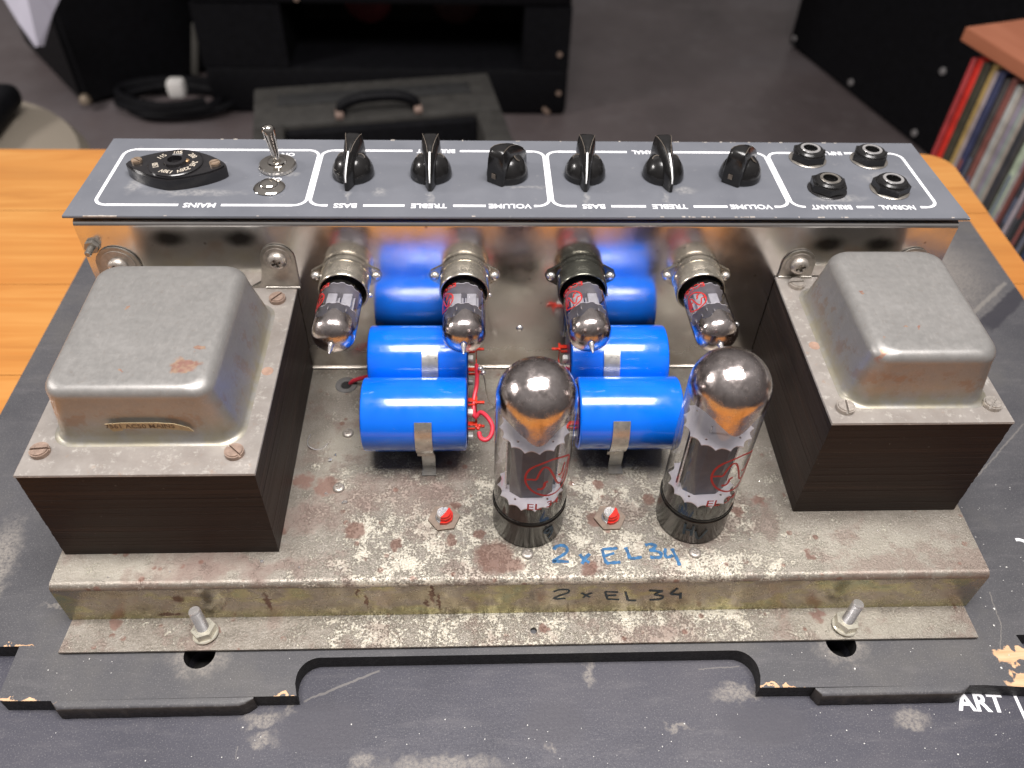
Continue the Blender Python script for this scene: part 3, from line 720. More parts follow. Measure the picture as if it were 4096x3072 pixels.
# deck hardware
bm0 = B(); head(bm0, .30, .14, 2, .3, mat=Matrix()); s0 = obj('screw', bm0, M_screw, amp, loc=(-.04, 1.45, 0), label='cross-head screw in front of the left power valve')
share(s0, amp, (8.05, 1.38, 0), (0, 0, .4), 'cross-head screw in front of the right power valve')
share(s0, amp, (-9.38, 9.13, 0), (0, 0, .9)); share(s0, amp, (-9.47, 5.49, 0), (0, 0, 1.4))
def adjuster(x, y, rot, ra, label):
    bm = B(); prism(bm, [(.80*math.cos(R(60*k+rot)), .80*math.sin(R(60*k+rot))) for k in range(6)], .005, .13); n = obj('adjuster', bm, simple('brown_steel_nut', (.24, .185, .145), .5, .4, .25, 4), amp, loc=(x, y, 0), label=label)
    bm = B(); pts = []
    lathe(bm, [(.40, .11), (.42, .16), (.36, .2), (.38, .24), (.34, .29), (.36, .33), (.32, .38)], 26); obj('thread', bm, M_bright, n)
    bm = B(); head(bm, .33, .2, 1, ra, mat=T((0, 0, .38))); obj('screw', bm, M_whitepl if False else M_bright, n)
    bm = B(); rn = random.Random(int(x*10))
    # red locking paint: a wedge of a slightly larger head on the right/front
    for zz, rr in ((.12, .455), (.30, .39), (.42, .35)):
        a = [R(-115+20*k) for k in range(9)]
        prism(bm, [(rr*.25, -rr*.12)]+[(rr*math.cos(t)*(1+rn.uniform(-.03, .05)), rr*math.sin(t)*(1+rn.uniform(-.03, .05))) for t in a], zz, zz+.17 if zz < .4 else zz+.19)
    obj('locking_paint', bm, M_redpaint, n)
adjuster(-4.08, 3.55, 8, R(88), 'hexagon bias adjuster with red paint left of the left power valve')
adjuster(4.14, 3.45, 2, R(70), 'hexagon bias adjuster with red paint between the power valves')
def bolt(x, y, tx, ty, label):
    Mb = T((x, y, -2.98)) @ RX(tx) @ RY(ty)
    bm = B(); prism(bm, [(.58*math.cos(R(60*k+15)), .58*math.sin(R(60*k+15))) for k in range(6)], .14, .50, Mb)
    lathe(bm, [(.60, .0), (.62, .07), (.58, .13), (.3, .13)], 30, Mb)
    n = obj('nut', bm, M_olivenut, amp, smooth=30, label=label)
    bm = B(); pr = [(.27, .3)]; z = .5
    while z < 1.75: pr += [(.285, z), (.25, z+.035)]; z += .07
    pr += [(.28, z), (.25, z+.06), (0, z+.07)]
    lathe(bm, pr, 24, Mb); obj('bolt', bm, M_bright, n)
bolt(-15.45, -.85, -8, -6, 'nut and bolt sticking up from the front flange at left')
bolt(15.55, -1.0, -8, 8, 'nut and bolt sticking up from the front flange at right')
for x, z in ((-.05, 3.08), (12.1, 3.27)):
    bm = B(); lathe(bm, [(.2, 0), (.2, .02)]+[(.19*math.cos(t*PI/12), .02+.14*math.sin(t*PI/12)) for t in range(1, 7)], 20, T((x, YB-.002, z)) @ RX(90))
    obj('rivet', bm, M_bright, amp)
# bolts at the left end of the upright
bm = B(); Mq = T((-22.0+.45, YB-.01, 8.75)) @ RX(90)
prism(bm, [(.36*math.cos(R(60*k+10)), .36*math.sin(R(60*k+10))) for k in range(6)], 0, .26, Mq); lathe(bm, [(.17, .2), (.17, .75), (.12, .8), (0, .8)], 16, Mq)
obj('nut', bm, M_steel, amp, label='small nut and stud at the left end of the upright')
# marker writing
HW = {'2': [(1.24, 1.71), (1.38, 1.87), (1.66, 1.93), (1.87, 1.8), (1.85, 1.55), (1.62, 1.36), (1.34, 1.18), (1.19, 1.02), (1.43, 1.04), (1.92, 1.01)], 'a': [(2.47, 1.41), (2.64, 1.16), (2.89, .94)], 'b': [(2.96, 1.43), (2.75, 1.22), (2.53, .88)],
 'c': [(4.33, 1.73), (4.0, 1.7), (3.59, 1.68)], 'c2': [(3.59, 1.68), (3.61, 1.39), (3.64, 1.14), (3.72, .89)], 'c3': [(3.7, .9), (4.02, .92), (4.38, .94)], 'd': [(3.66, 1.3), (4.14, 1.45)], 'e': [(4.72, 1.76), (4.8, 1.5), (4.86, 1.12)], 'e2': [(4.86, 1.14), (5.14, 1.15), (5.44, 1.21)],
 'f': [(5.7, 1.87), (5.96, 1.93), (6.19, 1.83), (6.03, 1.64), (5.85, 1.58)], 'g': [(5.85, 1.58), (6.12, 1.55), (6.38, 1.42), (6.34, 1.2), (6.07, 1.17), (5.85, 1.2)], 'h': [(6.66, 1.67), (6.6, 1.41), (6.64, 1.16), (6.96, 1.28)], 'i': [(6.97, 1.66), (7.07, 1.28), (7.15, .96), (7.19, .71)]}
bm = B()
for q_, (k, v) in enumerate(HW.items()): ribbon(bm, v, .16, lambda u, v_, h: V(u, v_, h+.002+.0013*q_), .006, rough=.25)
obj('marker_writing', bm, M_blueink, amp, label='blue marker writing 2 x EL34 on the deck', smooth=0)
FW = {'2': [(1.18, -1.0), (1.47, -.82), (1.88, -.86), (1.87, -1.12), (1.56, -1.32), (1.25, -1.58)], '2b': [(1.2, -1.6), (1.42, -1.69), (1.8, -1.63)], 'a': [(2.52, -1.14), (2.76, -1.36), (2.97, -1.58)], 'b': [(3.04, -1.16), (2.78, -1.36), (2.64, -1.62)],
 'c': [(4.29, -1.14), (3.65, -1.07)], 'c2': [(3.65, -1.07), (3.74, -1.39), (3.84, -1.76)], 'c3': [(3.84, -1.78), (4.42, -1.83)], 'd': [(3.75, -1.44), (4.24, -1.42)], 'e': [(4.64, -1.1), (4.85, -1.9)], 'e2': [(4.85, -1.92), (5.27, -1.95)],
 'f': [(5.77, -1.02), (6.44, -1.09)], 'f2': [(6.44, -1.09), (6.1, -1.4), (6.51, -1.57), (6.44, -1.84), (5.92, -1.9)], 'g': [(7.13, -.85), (6.94, -1.16), (6.89, -1.37), (7.31, -1.44)], 'h': [(7.34, -1.28), (7.41, -1.81)]}
bm = B()
for q_, (k, v) in enumerate(FW.items()): ribbon(bm, v, .12, lambda u, v_, h: V(u, -h-.002-.0013*q_, v_), .006, rough=.2)
obj('marker_writing', bm, M_darkink, amp, label='dark marker writing 2 x EL34 on the front wall', smooth=0)

# ------------------------------------------------------------------ noval sockets and preamp valves
def glass_bm(r, z0, z1, zt, tip, seg=44):
    bm = B(); n = 9
    pr = [(r*.97, z0), (r, z0+.1), (r, z1)] + [(max(r*math.cos(PI/2*k/n), .16), z1+(zt-z1)*math.sin(PI/2*k/n)) for k in range(1, n)]
    if tip: pr += [(.15, zt+.05), (.12, zt+.25), (.10, zt+.42), (.045, zt+.62), (0, tip)]
    else: pr += [(0, zt)]
    lathe(bm, pr, seg, None, False, True); return bm
LOGO = {'outline': [(60.4, 6.1), (42, 6.45), (23.4, 6.62), (3.7, 6.45), (-8.7, 6.17), (-14.9, 5.75), (-15.3, 5.27), (-10.2, 4.87), (-.8, 4.51), (12.1, 4.23), (24.1, 4.08), (38.8, 4.06), (52.5, 4.3), (60, 4.8), (63, 5.3), (64, 5.8), (60.4, 6.1)],
 'wave': [(-13.5, 5.38), (-7, 5.42), (.5, 5.42), (3.6, 5.71), (7.1, 6.04), (11.7, 6.22), (19, 6.09), (27.8, 5.51), (36, 4.85), (43, 4.6), (49, 4.75), (54, 5.2), (60, 5.9)],
 'j': [(19.8, 5.15), (15, 5.1), (13.9, 4.83), (9.9, 4.7), (3.6, 4.73)], 'jj': [(50, 5.9), (47, 5.6), (46, 5.35), (41, 5.25), (38, 5.35)]}
def logo_bm(bm, r, ang, zc, sc_, wd):
    f = lambda u, v, h: V((r+h)*math.sin(u/r+R(ang)), -(r+h)*math.cos(u/r+R(ang)), v)
    for q_, (k, pts) in enumerate(LOGO.items()):
        f = lambda u, v, h, q_=q_: V((r+h+.001*q_)*math.sin(u/r+R(ang)), -(r+h+.001*q_)*math.cos(u/r+R(ang)), v)
        P = [((a-22)*PI/180*1.66*sc_, (z-5.3)*sc_+zc) for a, z in pts]
        ribbon(bm, P, wd if k != 'j' else wd*1.3, f, .006)
    return f
def text_on(bm, s, r, ang, z, size, f=None):
    b2 = B(); text_bm(b2, s, size, Matrix(), bold=.006, depth=.0, sx=1.1)
    bmesh.ops.subdivide_edges(b2, edges=[e for e in b2.edges if e.calc_length() > .1], cuts=2)
    for v in b2.verts:
        u = v.co.x; v.co = V((r+.006)*math.sin(u/r+R(ang)), -(r+.006)*math.cos(u/r+R(ang)), z+v.co.y)
    me = bpy.data.meshes.new('t'); b2.to_mesh(me); b2.free(); bm.from_mesh(me); bpy.data.meshes.remove(me)

LAS = [-60, -56, -44, -46]
NAMES = [(-9.2, 0, 'silver-collared small valve nearest the left transformer, horizontal out of the upright', -52), (-3.05, 0, 'silver-collared small valve over the left rear blue capacitor', -40), (3.03, 1, 'small valve in the blackened dark collar', -34), (9.17, 2, 'silver-collared small valve at far right, by the right transformer', -38)]
prev = None
for i, (sx, dk, lab, la) in enumerate(NAMES):
    colr = M_ringdark if dk == 1 else M_ring
    # socket: part of the chassis
    Ms = T((sx, YB, 6.86)) @ RX(90)
    bm = B()
    pts = [(1.28*math.cos(t), 1.28*math.sin(t)) for t in [R(a) for a in range(35, 146, 10)]] + [(-1.75, .3), (-1.87, 0), (-1.75, -.3)] + [(1.28*math.cos(t), 1.28*math.sin(t)) for t in [R(a) for a in range(215, 326, 10)]] + [(1.75, -.3), (1.87, 0), (1.75, .3)]
    prism(bm, pts, 0.003, .09, Ms)
    lathe(bm, [(1.30, .09), (1.30, .25), (1.22, .30), (1.22, .42), (1.27, .48), (1.28, 1.45), (1.25, 1.5), (1.19, 1.5), (1.17, 1.42), (1.17, .2)], 48, Ms, False, False)
    so = obj('valve_socket', bm, colr, amp, smooth=35, label='blackened metal valve socket, third of the row' if dk == 1 else None)
    bm = B(); lathe(bm, [(1.15, .15), (1.13, .2), (0, .2)], 32, Ms); obj('insulator', bm, M_socket, so)
    for s in (-1, 1):
        bm = B(); lathe(bm, [(.24, .09), (.235, .15)]+[(.22*math.cos(t*PI/12), .16+.15*math.sin(t*PI/12)) for t in range(1, 7)], 20, Ms @ T((s*1.56, 0, 0))); obj('screw', bm, M_bright, so)
    bm = B(); lathe(bm, [(.12, 0), (.12, .1), (.08, .15), (0, .16)], 12, Ms @ T((1.24, .45*-1, 1.1)) @ RY(90)); obj('bayonet_pin', bm, M_bright, so)
    # valve
    tilt = {0: (90, 0, -2), 1: (90.5, 0, 0), 2: (90, 0, 1), 3: (91, 0, 3)}[i]
    vt = thing('small_valve', lab, 'valve', (sx, YB-.25, 6.86), (R(tilt[0]), 0, R(tilt[2])), 'small glass valves standing out of the upright')
    obj('glass', glass_bm(1.07, .0, 4.25, 5.02, 5.75), M_glass, vt, smooth=60)
    bm = B(); lathe(bm, [(1.02, .0), (1.02, .05), (.9, .1), (0, .1)], 32); obj('base', bm, M_darkhole, vt)
    bm = B(); r = 1.045
    pr = [(r, 3.8), (r, 4.25)]+[(max(r*math.cos(PI/2*k/9), .14), 4.25+.74*math.sin(PI/2*k/9)) for k in range(1, 9)]
    vs = lathe(bm, pr, 48, None, False, False)
    for v in vs:
        if v.co.z < 3.85:
            a = math.atan2(v.co.y, v.co.x); v.co.z += .18*math.sin(3*a+1)+.1*math.sin(7*a)
    obj('getter', bm, M_getter, vt, smooth=60)
    bm = B(); lathe(bm, [(.13, 5.0), (.11, 5.25), (.09, 5.4), (.035, 5.62), (0, 5.7)], 16, None, False); obj('exhaust_tip', bm, M_bright, vt)
    for z in (1.55, 3.05):
        bm = B(); pts = []
        for k in range(72):
            a = 2*PI*k/72; rr = .93+(.06 if (k//3) % 2 else 0)
            pts.append((rr*math.cos(a), rr*math.sin(a)))
        prism(bm, pts, z, z+.035); obj('mica_disc', bm, M_micas, vt)
    for s in (-1, 1):
        bm = B(); bx(bm, s*.38-.25, s*.38+.25, -.32, .32, 1.6, 3.03, bev=.06)
        bx(bm, s*.38-.34, s*.38+.34, -.025, .025, 1.62, 3.0); obj('anode', bm, M_anodel, vt)
    bm = B()
    for k in range(10):
        a = R(36*k+10); rr = .55+.2*(k % 2); lathe(bm, [(.035, 3.08), (.035, 3.26), (0, 3.28)], 8, T((rr*math.cos(a), rr*math.sin(a), 0))); lathe(bm, [(.03, 1.2), (.03, 1.54)], 8, T((rr*math.cos(a), rr*math.sin(a), 0)))
    lathe(bm, [(.03, 3.1), (.03, 3.5)], 8, T((0, .3, 0)))
    obj('wire_supports', bm, M_bright, vt)
    bm = B(); logo_bm(bm, 1.075, la-180 if False else 180-LAS[i], 2.6, .46, .07)
    # printed type above the emblem, towards the socket
    text_on(bm, 'ECC83', 1.075, 180-LAS[i], 1.72, .42)
    lo = obj('printed_emblem', bm, M_redink, vt, smooth=0, label='red printed emblem and type number')
    lo.rotation_euler = (0, 0, 0)

# ------------------------------------------------------------------ power valves
def power_valve(x, y, hh, rz, label, mark, tilt):
    t = thing('power_valve', label, 'valve', (x, y, 0), (R(tilt[0]), R(tilt[1]), rz), 'large glass power valves standing on the deck')
    bm = B(); lathe(bm, [(1.69, .02), (1.74, .1), (1.74, 1.70), (1.77, 1.74), (1.785, 1.80), (1.77, 1.86), (1.735, 1.89), (1.735, 1.97), (1.765, 2.0), (1.76, 2.05), (1.70, 2.06), (1.66, 1.9), (0, 1.85)], 64)
    obj('base', bm, M_base, t, smooth=40)
    zs = hh-1.70
    bm = B(); r = 1.74
    lathe(bm, [(r*.98, 1.92), (r, 2.1), (r, zs)]+[(r*math.cos(PI/2*k/16), zs+1.70*math.sin(PI/2*k/16)) for k in range(1, 17)], 72, None, False, True)
    obj('glass', bm, M_glass, t, smooth=60)
    bm = B(); r = 1.71
    pr = [(r, zs-1.15), (r, zs-.75), (r, zs-.35), (r, zs)]+[(r*math.cos(PI/2*k/16), zs+1.67*math.sin(PI/2*k/16)) for k in range(1, 17)]
    vs = lathe(bm, pr, 96, None, False, True)
    for v in vs:
        if v.co.z < zs-.3:
            a = math.atan2(v.co.x, -v.co.y)      # 0 at the front
            wedge = math.exp(-(a/.42)**2); lim = -.28-.95*wedge-.05*math.sin(9*a)
            kk = (zs-v.co.z)/1.15; v.co.z = zs + lim*kk
    obj('getter', bm, M_getter, t, smooth=60)
    for z in (2.72, 6.88):
        bm = B(); pts = []
        for k in range(120):
            a = 2*PI*k/120; kk = (k % 8); rr = 1.56 if kk == 0 else 1.54-.15*math.sin(PI*kk/8.)
            pts.append((rr*math.cos(a+.2), rr*math.sin(a+.2)))
        hls = [[(1.13*math.cos(h)+.06*math.cos(2*PI*k/10), 1.13*math.sin(h)+.06*math.sin(2*PI*k/10)) for k in range(10)][::-1] for h in (R(228), R(312), R(48), R(132))]
        prism(bm, pts, z, z+.05, holes=hls); obj('mica_disc', bm, M_mica, t)
    bm = B()
    pts = [(1.0, -.42), (.52, -.78), (-.52, -.78), (-1.0, -.42), (-1.0, .42), (-.52, .78), (.52, .78), (1.0, .42)]
    prism(bm, pts, 2.78, 6.86); bx(bm, -1.22, 1.22, -.03, .03, 2.8, 6.84)
    obj('anode', bm, M_anode, t, smooth=20)
    bm = B()
    for sx in (-1, 1):
        lathe(bm, [(.05, 2.0), (.05, 6.86)], 10, T((sx*1.18, -.2, 0)))
        lathe(bm, [(.045, 6.93), (.045, 7.35)], 10, T((sx*.5, -.5, 0)))
    for k in range(7):
        a = R(51.4*k); lathe(bm, [(.05, 1.9), (.05, 2.71)], 8, T((.8*math.cos(a), .8*math.sin(a), 0)))
    obj('wire_supports', bm, M_bright, t)
    bm = B(); logo_bm(bm, 1.745, 22, 5.3, 1.0, .095); text_on(bm, 'EL 34', 1.745, 17, 3.36, .66)
    obj('printed_emblem', bm, M_redink, t, smooth=0, label='red printed emblem and type number EL34')
    bm = B(); f = lambda u, v, h: V((1.741+h)*math.sin(u/1.74), -(1.741+h)*math.cos(u/1.74), v)
    for q_, st in enumerate(mark): ribbon(bm, st, .12, lambda u, v, h: f(u, v, h+.0015*q_), .006, rough=.2)
    obj('marker_writing', bm, M_darkink, t, smooth=0)
    return t
power_valve(.067, 3.53, 10.55, 0, 'large glass valve standing on the left, nearer the painted 2', [[(1.0, 1.35), (.75, 1.3), (.7, 1.1), (.95, 1.0), (1.05, 1.4)], [(1.05, 1.4), (1.15, .9), (.95, .5)]], (0, .3))
power_valve(8.22, 3.62, 11.0, R(3), 'large glass valve standing on the right, next to the smaller transformer', [[(-.9, 1.5), (-.85, .7)], [(-.5, 1.5), (-.5, .7)], [(-.9, 1.1), (-.5, 1.1)], [(-.35, 1.1), (-.1, .5), (.2, 1.2)]], (0, .2))

# ------------------------------------------------------------------ capacitors
KR, KZ = 1.88, 2.85
def clip_prof(a0):      # strap on the near side of the can, then a foot on the deck (y-z polyline)
    pts = [(-(KR+.05)*math.cos(R(a)), (KR+.05)*math.sin(R(a))) for a in range(a0, -50, -6)]
    return pts
def capacitor(x0, x1, yk, xc, end, label):
    t = thing('capacitor', label, 'capacitor', ((x0+x1)/2, yk, KZ), (0, 0, 0), 'blue capacitor cans lying on the deck')
    L = (x1-x0)/2; Mx = RY(90)
    bm = B(); pr = [(KR-.28, -L+.06), (KR-.12, -L+.0), (KR-.03, -L+.05), (KR, -L+.14), (KR, L-.14), (KR-.03, L-.05), (KR-.12, L), (KR-.28, L-.06)]
    lathe(bm, pr, 72, Mx, True, True); obj('can', bm, M_blue, t, smooth=40)
    s = 1 if end > 0 else -1
    bm = B(); lathe(bm, [(KR-.35, L-.02), (KR-.32, L+.04), (KR-.5, L+.06), (0, L+.05)], 48, RY(90*s)); obj('end_cap', bm, M_navy, t)
    # terminals on the open end: red tags, white posts, solder
    def sb(bm, a, b, *r, **k): bx(bm, *(sorted((s*(L+a), s*(L+b)))), *r, **k)
    for zt, yt in ((.45, .45), (-.35, -.45)):
        bm = B(); sb(bm, .04, .50, yt-.05, yt+.20, zt-.05, zt+.05, bev=.015); sb(bm, .40, .52, yt-.20, yt+.30, zt-.07, zt+.09, bev=.02); sb(bm, .50, .88, yt-.16, yt-.02, zt-.04, zt+.06, bev=.015)
        sb(bm, .04, .40, yt-.22, yt-.14, zt-.16, zt-.04); obj('terminal', bm, M_redpl, t)
    bm = B(); sb(bm, .44, .49, -.40, .44, -.36, -.30); sb(bm, .44, .49, .38, .44, -.36, .44); obj('link_strip', bm, M_redpl, t)
    bm = B()
    for c_ in ((.62, -.62, -.22), (.55, -.72, -.3), (.66, -.55, -.32)): bmesh.ops.create_icosphere(bm, subdivisions=2, radius=.11, matrix=T((s*(L+c_[0]), c_[1], c_[2])))
    obj('solder_joint', bm, M_redpaint, t)
    for zt, yt in ((.15, -.05), (-1.0, -.6)):
        bm = B(); sb(bm, 0, .30, yt-.16, yt+.16, zt-.2, zt+.12, bev=.03); obj('spacer', bm, M_whitepl, t)
    # clip
    lx = xc-(x0+x1)/2
    bm = B(); P = clip_prof(36 if yk < 10 else 60); rows = []
    for k, (a, b) in enumerate(P):
        wd = .42
        q = 1+.03/(KR)
        rows.append([bm.verts.new((lx-wd, a, b)), bm.verts.new((lx+wd, a, b)), bm.verts.new((lx+wd, a*1.03, b*1.03)), bm.verts.new((lx-wd, a*1.03, b*1.03))])
    a, b = P[-1]
    for ay, bz, wd in ((a-.03, b-.25, .42), (a+.1, b-.3, .34), (a+.12, -KZ+.10, .34), (a-.06, -KZ+.02, .36), (a-.42, -KZ+.02, .36)):
        rows.append([bm.verts.new((lx-wd+.12*(wd < .4), ay, bz)), bm.verts.new((lx+wd+.12*(wd < .4), ay, bz)), bm.verts.new((lx+wd+.12*(wd < .4), ay-.04, bz+.05*(bz < -KZ+.05))), bm.verts.new((lx-wd+.12*(wd < .4), ay-.04, bz+.05*(bz < -KZ+.05)))])
    for r1, r2_ in zip(rows, rows[1:]):
        for j in range(4): bm.faces.new((r1[j], r1[(j+1) % 4], r2_[(j+1) % 4], r2_[j]))
    bm.faces.new(rows[0]); bm.faces.new(rows[-1][::-1])
    obj('clip', bm, simple('grey_spring_clip', (.55, .53, .49), .32, .8, .2, 2.5, bumpd=.006), t)
    # the unseen saddle the can rests in
    bm = B(); bx(bm, -L*.5, L*.5, .3, .9, -KZ+.01, -KR-.02+.1); obj('saddle', bm, M_darkhole, t)
    return t
capacitor(-8.12, -2.93, 7.96, -5.05, 1, 'front left blue capacitor can lying on the deck')
capacitor(2.63, 7.75, 7.96, 4.65, -1, 'front right blue capacitor can, between the power valves')
capacitor(-8.1, -2.93, 11.85, -4.85, 1, 'rear left blue capacitor can under the second small valve')
capacitor(2.5, 7.65, 11.85, 4.6, -1, 'rear right blue capacitor can under the dark collared valve')
bm = B(); tube(bm, [(-2.45, 11.0, 3.3), (-2.42, 9.9, 3.5), (-2.46, 9.2, 3.5), (-2.58, 8.6, 3.3), (-2.6, 8.0, 3.0), (-2.5, 7.6, 3.0), (-2.25, 7.7, 3.25), (-1.9, 7.3, 3.3), (-1.67, 6.8, 3.2), (-1.75, 6.3, 3.1), (-2.0, 6.05, 3.05), (-2.26, 6.2, 3.05), (-2.33, 6.5, 3.1)], .115, 12)
tag(obj('red_wire', bm, M_redwire), 'red insulated wire looping between the two left blue capacitors', 'wire')
bm = B(); tube(bm, [(-2.15, 10.3, 3.5), (-2.02, 10.1, 3.1), (-1.95, 10.15, 2.3), (-1.8, 10.5, 1.1), (-1.5, 10.85, .25), (-1.3, 11.2, .03)], .035, 8)
w1 = tag(obj('bare_wire', bm, M_steel), 'thin bare grey wire dropping to the deck beside the rear left capacitor', 'wire')
bm = B()
for c in ((-2.2, 10.45, 3.6), (-2.1, 10.3, 3.45), (-2.25, 10.3, 3.75)): bmesh.ops.create_icosphere(bm, subdivisions=2, radius=.14, matrix=T(c))
obj('solder_joint', bm, M_bright, w1)
bm = B(); tube(bm, [(-9.65, 12.9, -.05), (-9.45, 12.85, .25), (-9.1, 12.8, .45), (-8.3, 12.7, .9), (-7.9, 12.7, 1.6)], .12, 12)
tag(obj('red_wire', bm, M_redwire), 'short red wire coming out of the deck hole behind the front left capacitor', 'wire')
bm = B(); lathe(bm, [(.62, .004), (.60, .05), (.38, .06), (.34, .03), (.30, .005)], 30, T((-9.85, 12.75, 0)), False, False); lathe(bm, [(.33, .004), (.33, .008)], 24, T((-9.85, 12.75, 0)))
g = obj('grommet', bm, simple('grey_grommet', (.11, .105, .10), .6, 0, .2, 3), amp)
bm = B(); lathe(bm, [(.3, .009), (.3, .012)], 24, T((-9.85, 12.75, 0))); obj('hole', bm, M_darkhole, g)

# ------------------------------------------------------------------ transformers
def transformer(x0, x1, y0, zt, cov, label, rust, rust_name, screws, scr_mat, lugs, asym=(0, 0)):
    cx = (x0+x1)/2; y1 = YB-.02
    t = thing('transformer', label, 'transformer', (cx, y0, 0))
    bm = B(); rn = random.Random(int(x0)); z = .01; n = 0
    zz = []
    while z < zt-.14: h = rn.choice([.16, .2, .24, .3]); h = min(h, zt-.13-z); zz.append((z, z+h)); z += h
    for a, b in zz:
        j = rn.uniform(0, .022); j2 = rn.uniform(0, .022)
        bx(bm, x0-cx+.03+j, x1-cx-.03-j2, .03+j2, y1-y0-.05, a+.004, b-.004)
    obj('core', bm, M_lam, t, smooth=0)
    # mounting plates: two thin sheets
    bm = B(); bx(bm, x0-cx, x1-cx, .0, y1-y0-.04, zt-.12, zt-.065, bev=.012, seg=1); bx(bm, x0-cx+.01, x1-cx-.01, .015, y1-y0-.04, zt-.06, zt, bev=.015, seg=1)
    obj('plate', bm, M_plate, t, smooth=0)
    # drawn cover with soft corners and a foot flare
    bx0, bx1, by0, by1, h, dr = cov
    bm = B(); rings = []
    prof = [(-.22, .0), (-.10, .03), (0, .14), (.05, .5), (dr*.5, h-.8)] + [(dr*.5+.0+.48*(1-math.cos(R(a))), h-.52+.52*math.sin(R(a))) for a in (0, 12, 24, 36, 48, 60, 72, 84)] + [(dr*.5+.75, h+.004)]
    for ins, z in prof:
        rc_ = max(.95-.25*0-ins*.1, .3); kl = max(0, z-.5)*asym[0]; kr_ = max(0, z-.5)*asym[1]; a0, a1, b0, b1 = bx0-cx+ins+kl, bx1-cx-ins-kr_, by0-y0+ins, by1-y0-ins*1.0
        ring = []
        for qx, qy, s0_ in ((a1-rc_, b1-rc_, 0), (a0+rc_, b1-rc_, 90), (a0+rc_, b0+rc_, 180), (a1-rc_, b0+rc_, 270)):
            for k in range(9): an = R(s0_+90*k/8); ring.append(bm.verts.new((qx+rc_*math.cos(an), qy+rc_*math.sin(an), z+.0)))
        rings.append(ring)
    for a, b in zip(rings, rings[1:]):
        for k in range(len(a)): bm.faces.new((a[k], a[(k+1) % len(a)], b[(k+1) % len(a)], b[k]))
    bm.faces.new(rings[-1]); bm.faces.new(rings[0][::-1])
    co_ = obj('end_cover', bm, cover_mat('zinc_cover_'+rust_name, [(rx-cx, ry-y0, a, b) for rx, ry, a, b in rust], 0), t, loc=(0, 0, zt+.002), smooth=60)
    for sx_, sy_, sa in screws:
        bm = B(); head(bm, .42, .24, 1, sa); obj('screw', bm, scr_mat, t, loc=(sx_-cx, sy_-y0, zt+.002))
    for rx, ry in lugs['rivets']:
        bm = B(); lathe(bm, [(.28, 0), (.27, .012), (0, .014)], 24, T((rx-cx, ry-y0, zt+.001))); obj('plug', bm, simple('brown_plug', (.38, .25, .19), .5, .3, .2, 3), t)
    # lugs bent up against the upright
    for lx, ww, hh, sd in lugs['lugs']:
        bm = B(); w2 = ww/2
        pts = [(-w2, 0), (w2, 0), (w2, hh-w2)] + [(w2*math.cos(R(a)), hh-w2+w2*math.sin(R(a))) for a in range(15, 180, 15)] + [(-w2, hh-w2)]
        if sd: pts = [(w2*sd, -.05), (w2*sd, hh-w2)] + [(w2*sd*math.cos(R(a)), hh-w2+w2*math.sin(R(a))) for a in range(15, 180, 15)] + [(-w2*sd, hh-w2), (-w2*sd*1.0, hh-w2*1.5), (-w2*sd*1.25, .35), (-w2*sd*1.9, .0), (-w2*sd*1.9, -.05)]
        prism(bm, pts, 0, .1, T((lx-cx, y1-y0-.01, zt)) @ RX(90))
        lathe(bm, [(.10, -w2), (.10, w2)], 16, T((lx-cx, y1-y0-.10, zt+.02)) @ RY(90))
        l = obj('lug', bm, M_steel, t)
        bm = B(); lathe(bm, [(w2*.8, .1), (w2*.8, .15), (.3, .16)], 26, T((lx-cx, y1-y0, zt+hh-w2)) @ RX(90))
        head(bm, .48, .32, 2, .4, sw=.16, mat=T((lx-cx, y1-y0-.15, zt+hh-w2)) @ RX(90)); obj('screw', bm, M_screw, l)
    return t
tl = transformer(-21.9, -11.84, 1.72, 6.08, (-20.75, -12.85, 3.5, 12.5, 3.05, .40), 'large mains transformer with grey domed cover on the left of the deck',
    [(-14.85, 5.2, .62, .42), (-14.5, 6.3, .28, .16), (-17.4, 4.9, .1, .08), (-18.2, 9, .1, .1)], 'left', [(-21.19, 3.0, .1), (-12.9, 2.85, -.75), (-12.7, 13.05, .9)], M_rustyscrew,
    {'rivets': [(-12.35, 7.87)], 'lugs': [(-12.55, 1.75, 2.75, 1), (-20.6, 2.2, 2.6, 0)]}, (0, .2))
bm = B()
pts = [(-18.2, 7.42), (-17.5, 7.5), (-16, 7.5), (-15.3, 7.42), (-14.75, 7.15), (-14.6, 6.86), (-15.2, 6.98), (-16.2, 7.12), (-17.5, 7.1), (-17.6, 6.95), (-18.0, 6.9)]
prism(bm, [(x+16.87, z-7.2) for x, z in pts], 0, .02, T((0, 1.72+.02, 7.18)) @ RX(90+4))
pl_ = obj('paper_label', bm, M_paper, tl, label='torn brownish paper label on the front of the cover')
bm = B(); text_bm(bm, '7561 AC50 MAINS', .38, T((.1, 1.715+.0, 7.24)) @ RX(90+4), bold=.003, depth=.008, sx=.98); obj('typed_lettering', bm, M_brownink, pl_)
tr = transformer(13.42, 21.8, 3.71, 6.78, (14.45, 20.95, 4.8, 12.9, 2.95, .40), 'smaller output transformer with grey domed cover on the right of the deck',
    [(15.3, 5.3, .22, .16), (15.6, 6.2, .08, .06), (16.8, 6.9, .09, .06), (17.5, 6.9, .07, .05), (15.6, 9.2, .1, .08)], 'right', [(14.27, 4.6, 1.45), (21.15, 4.75, .85), (14.38, 13.35, .1)], M_screw,
    {'rivets': [(14.05, 8.76)], 'lugs': [(14.45, 1.75, 1.75, 0), (20.4, 1.7, 1.9, 0)]}, (.13, .04))

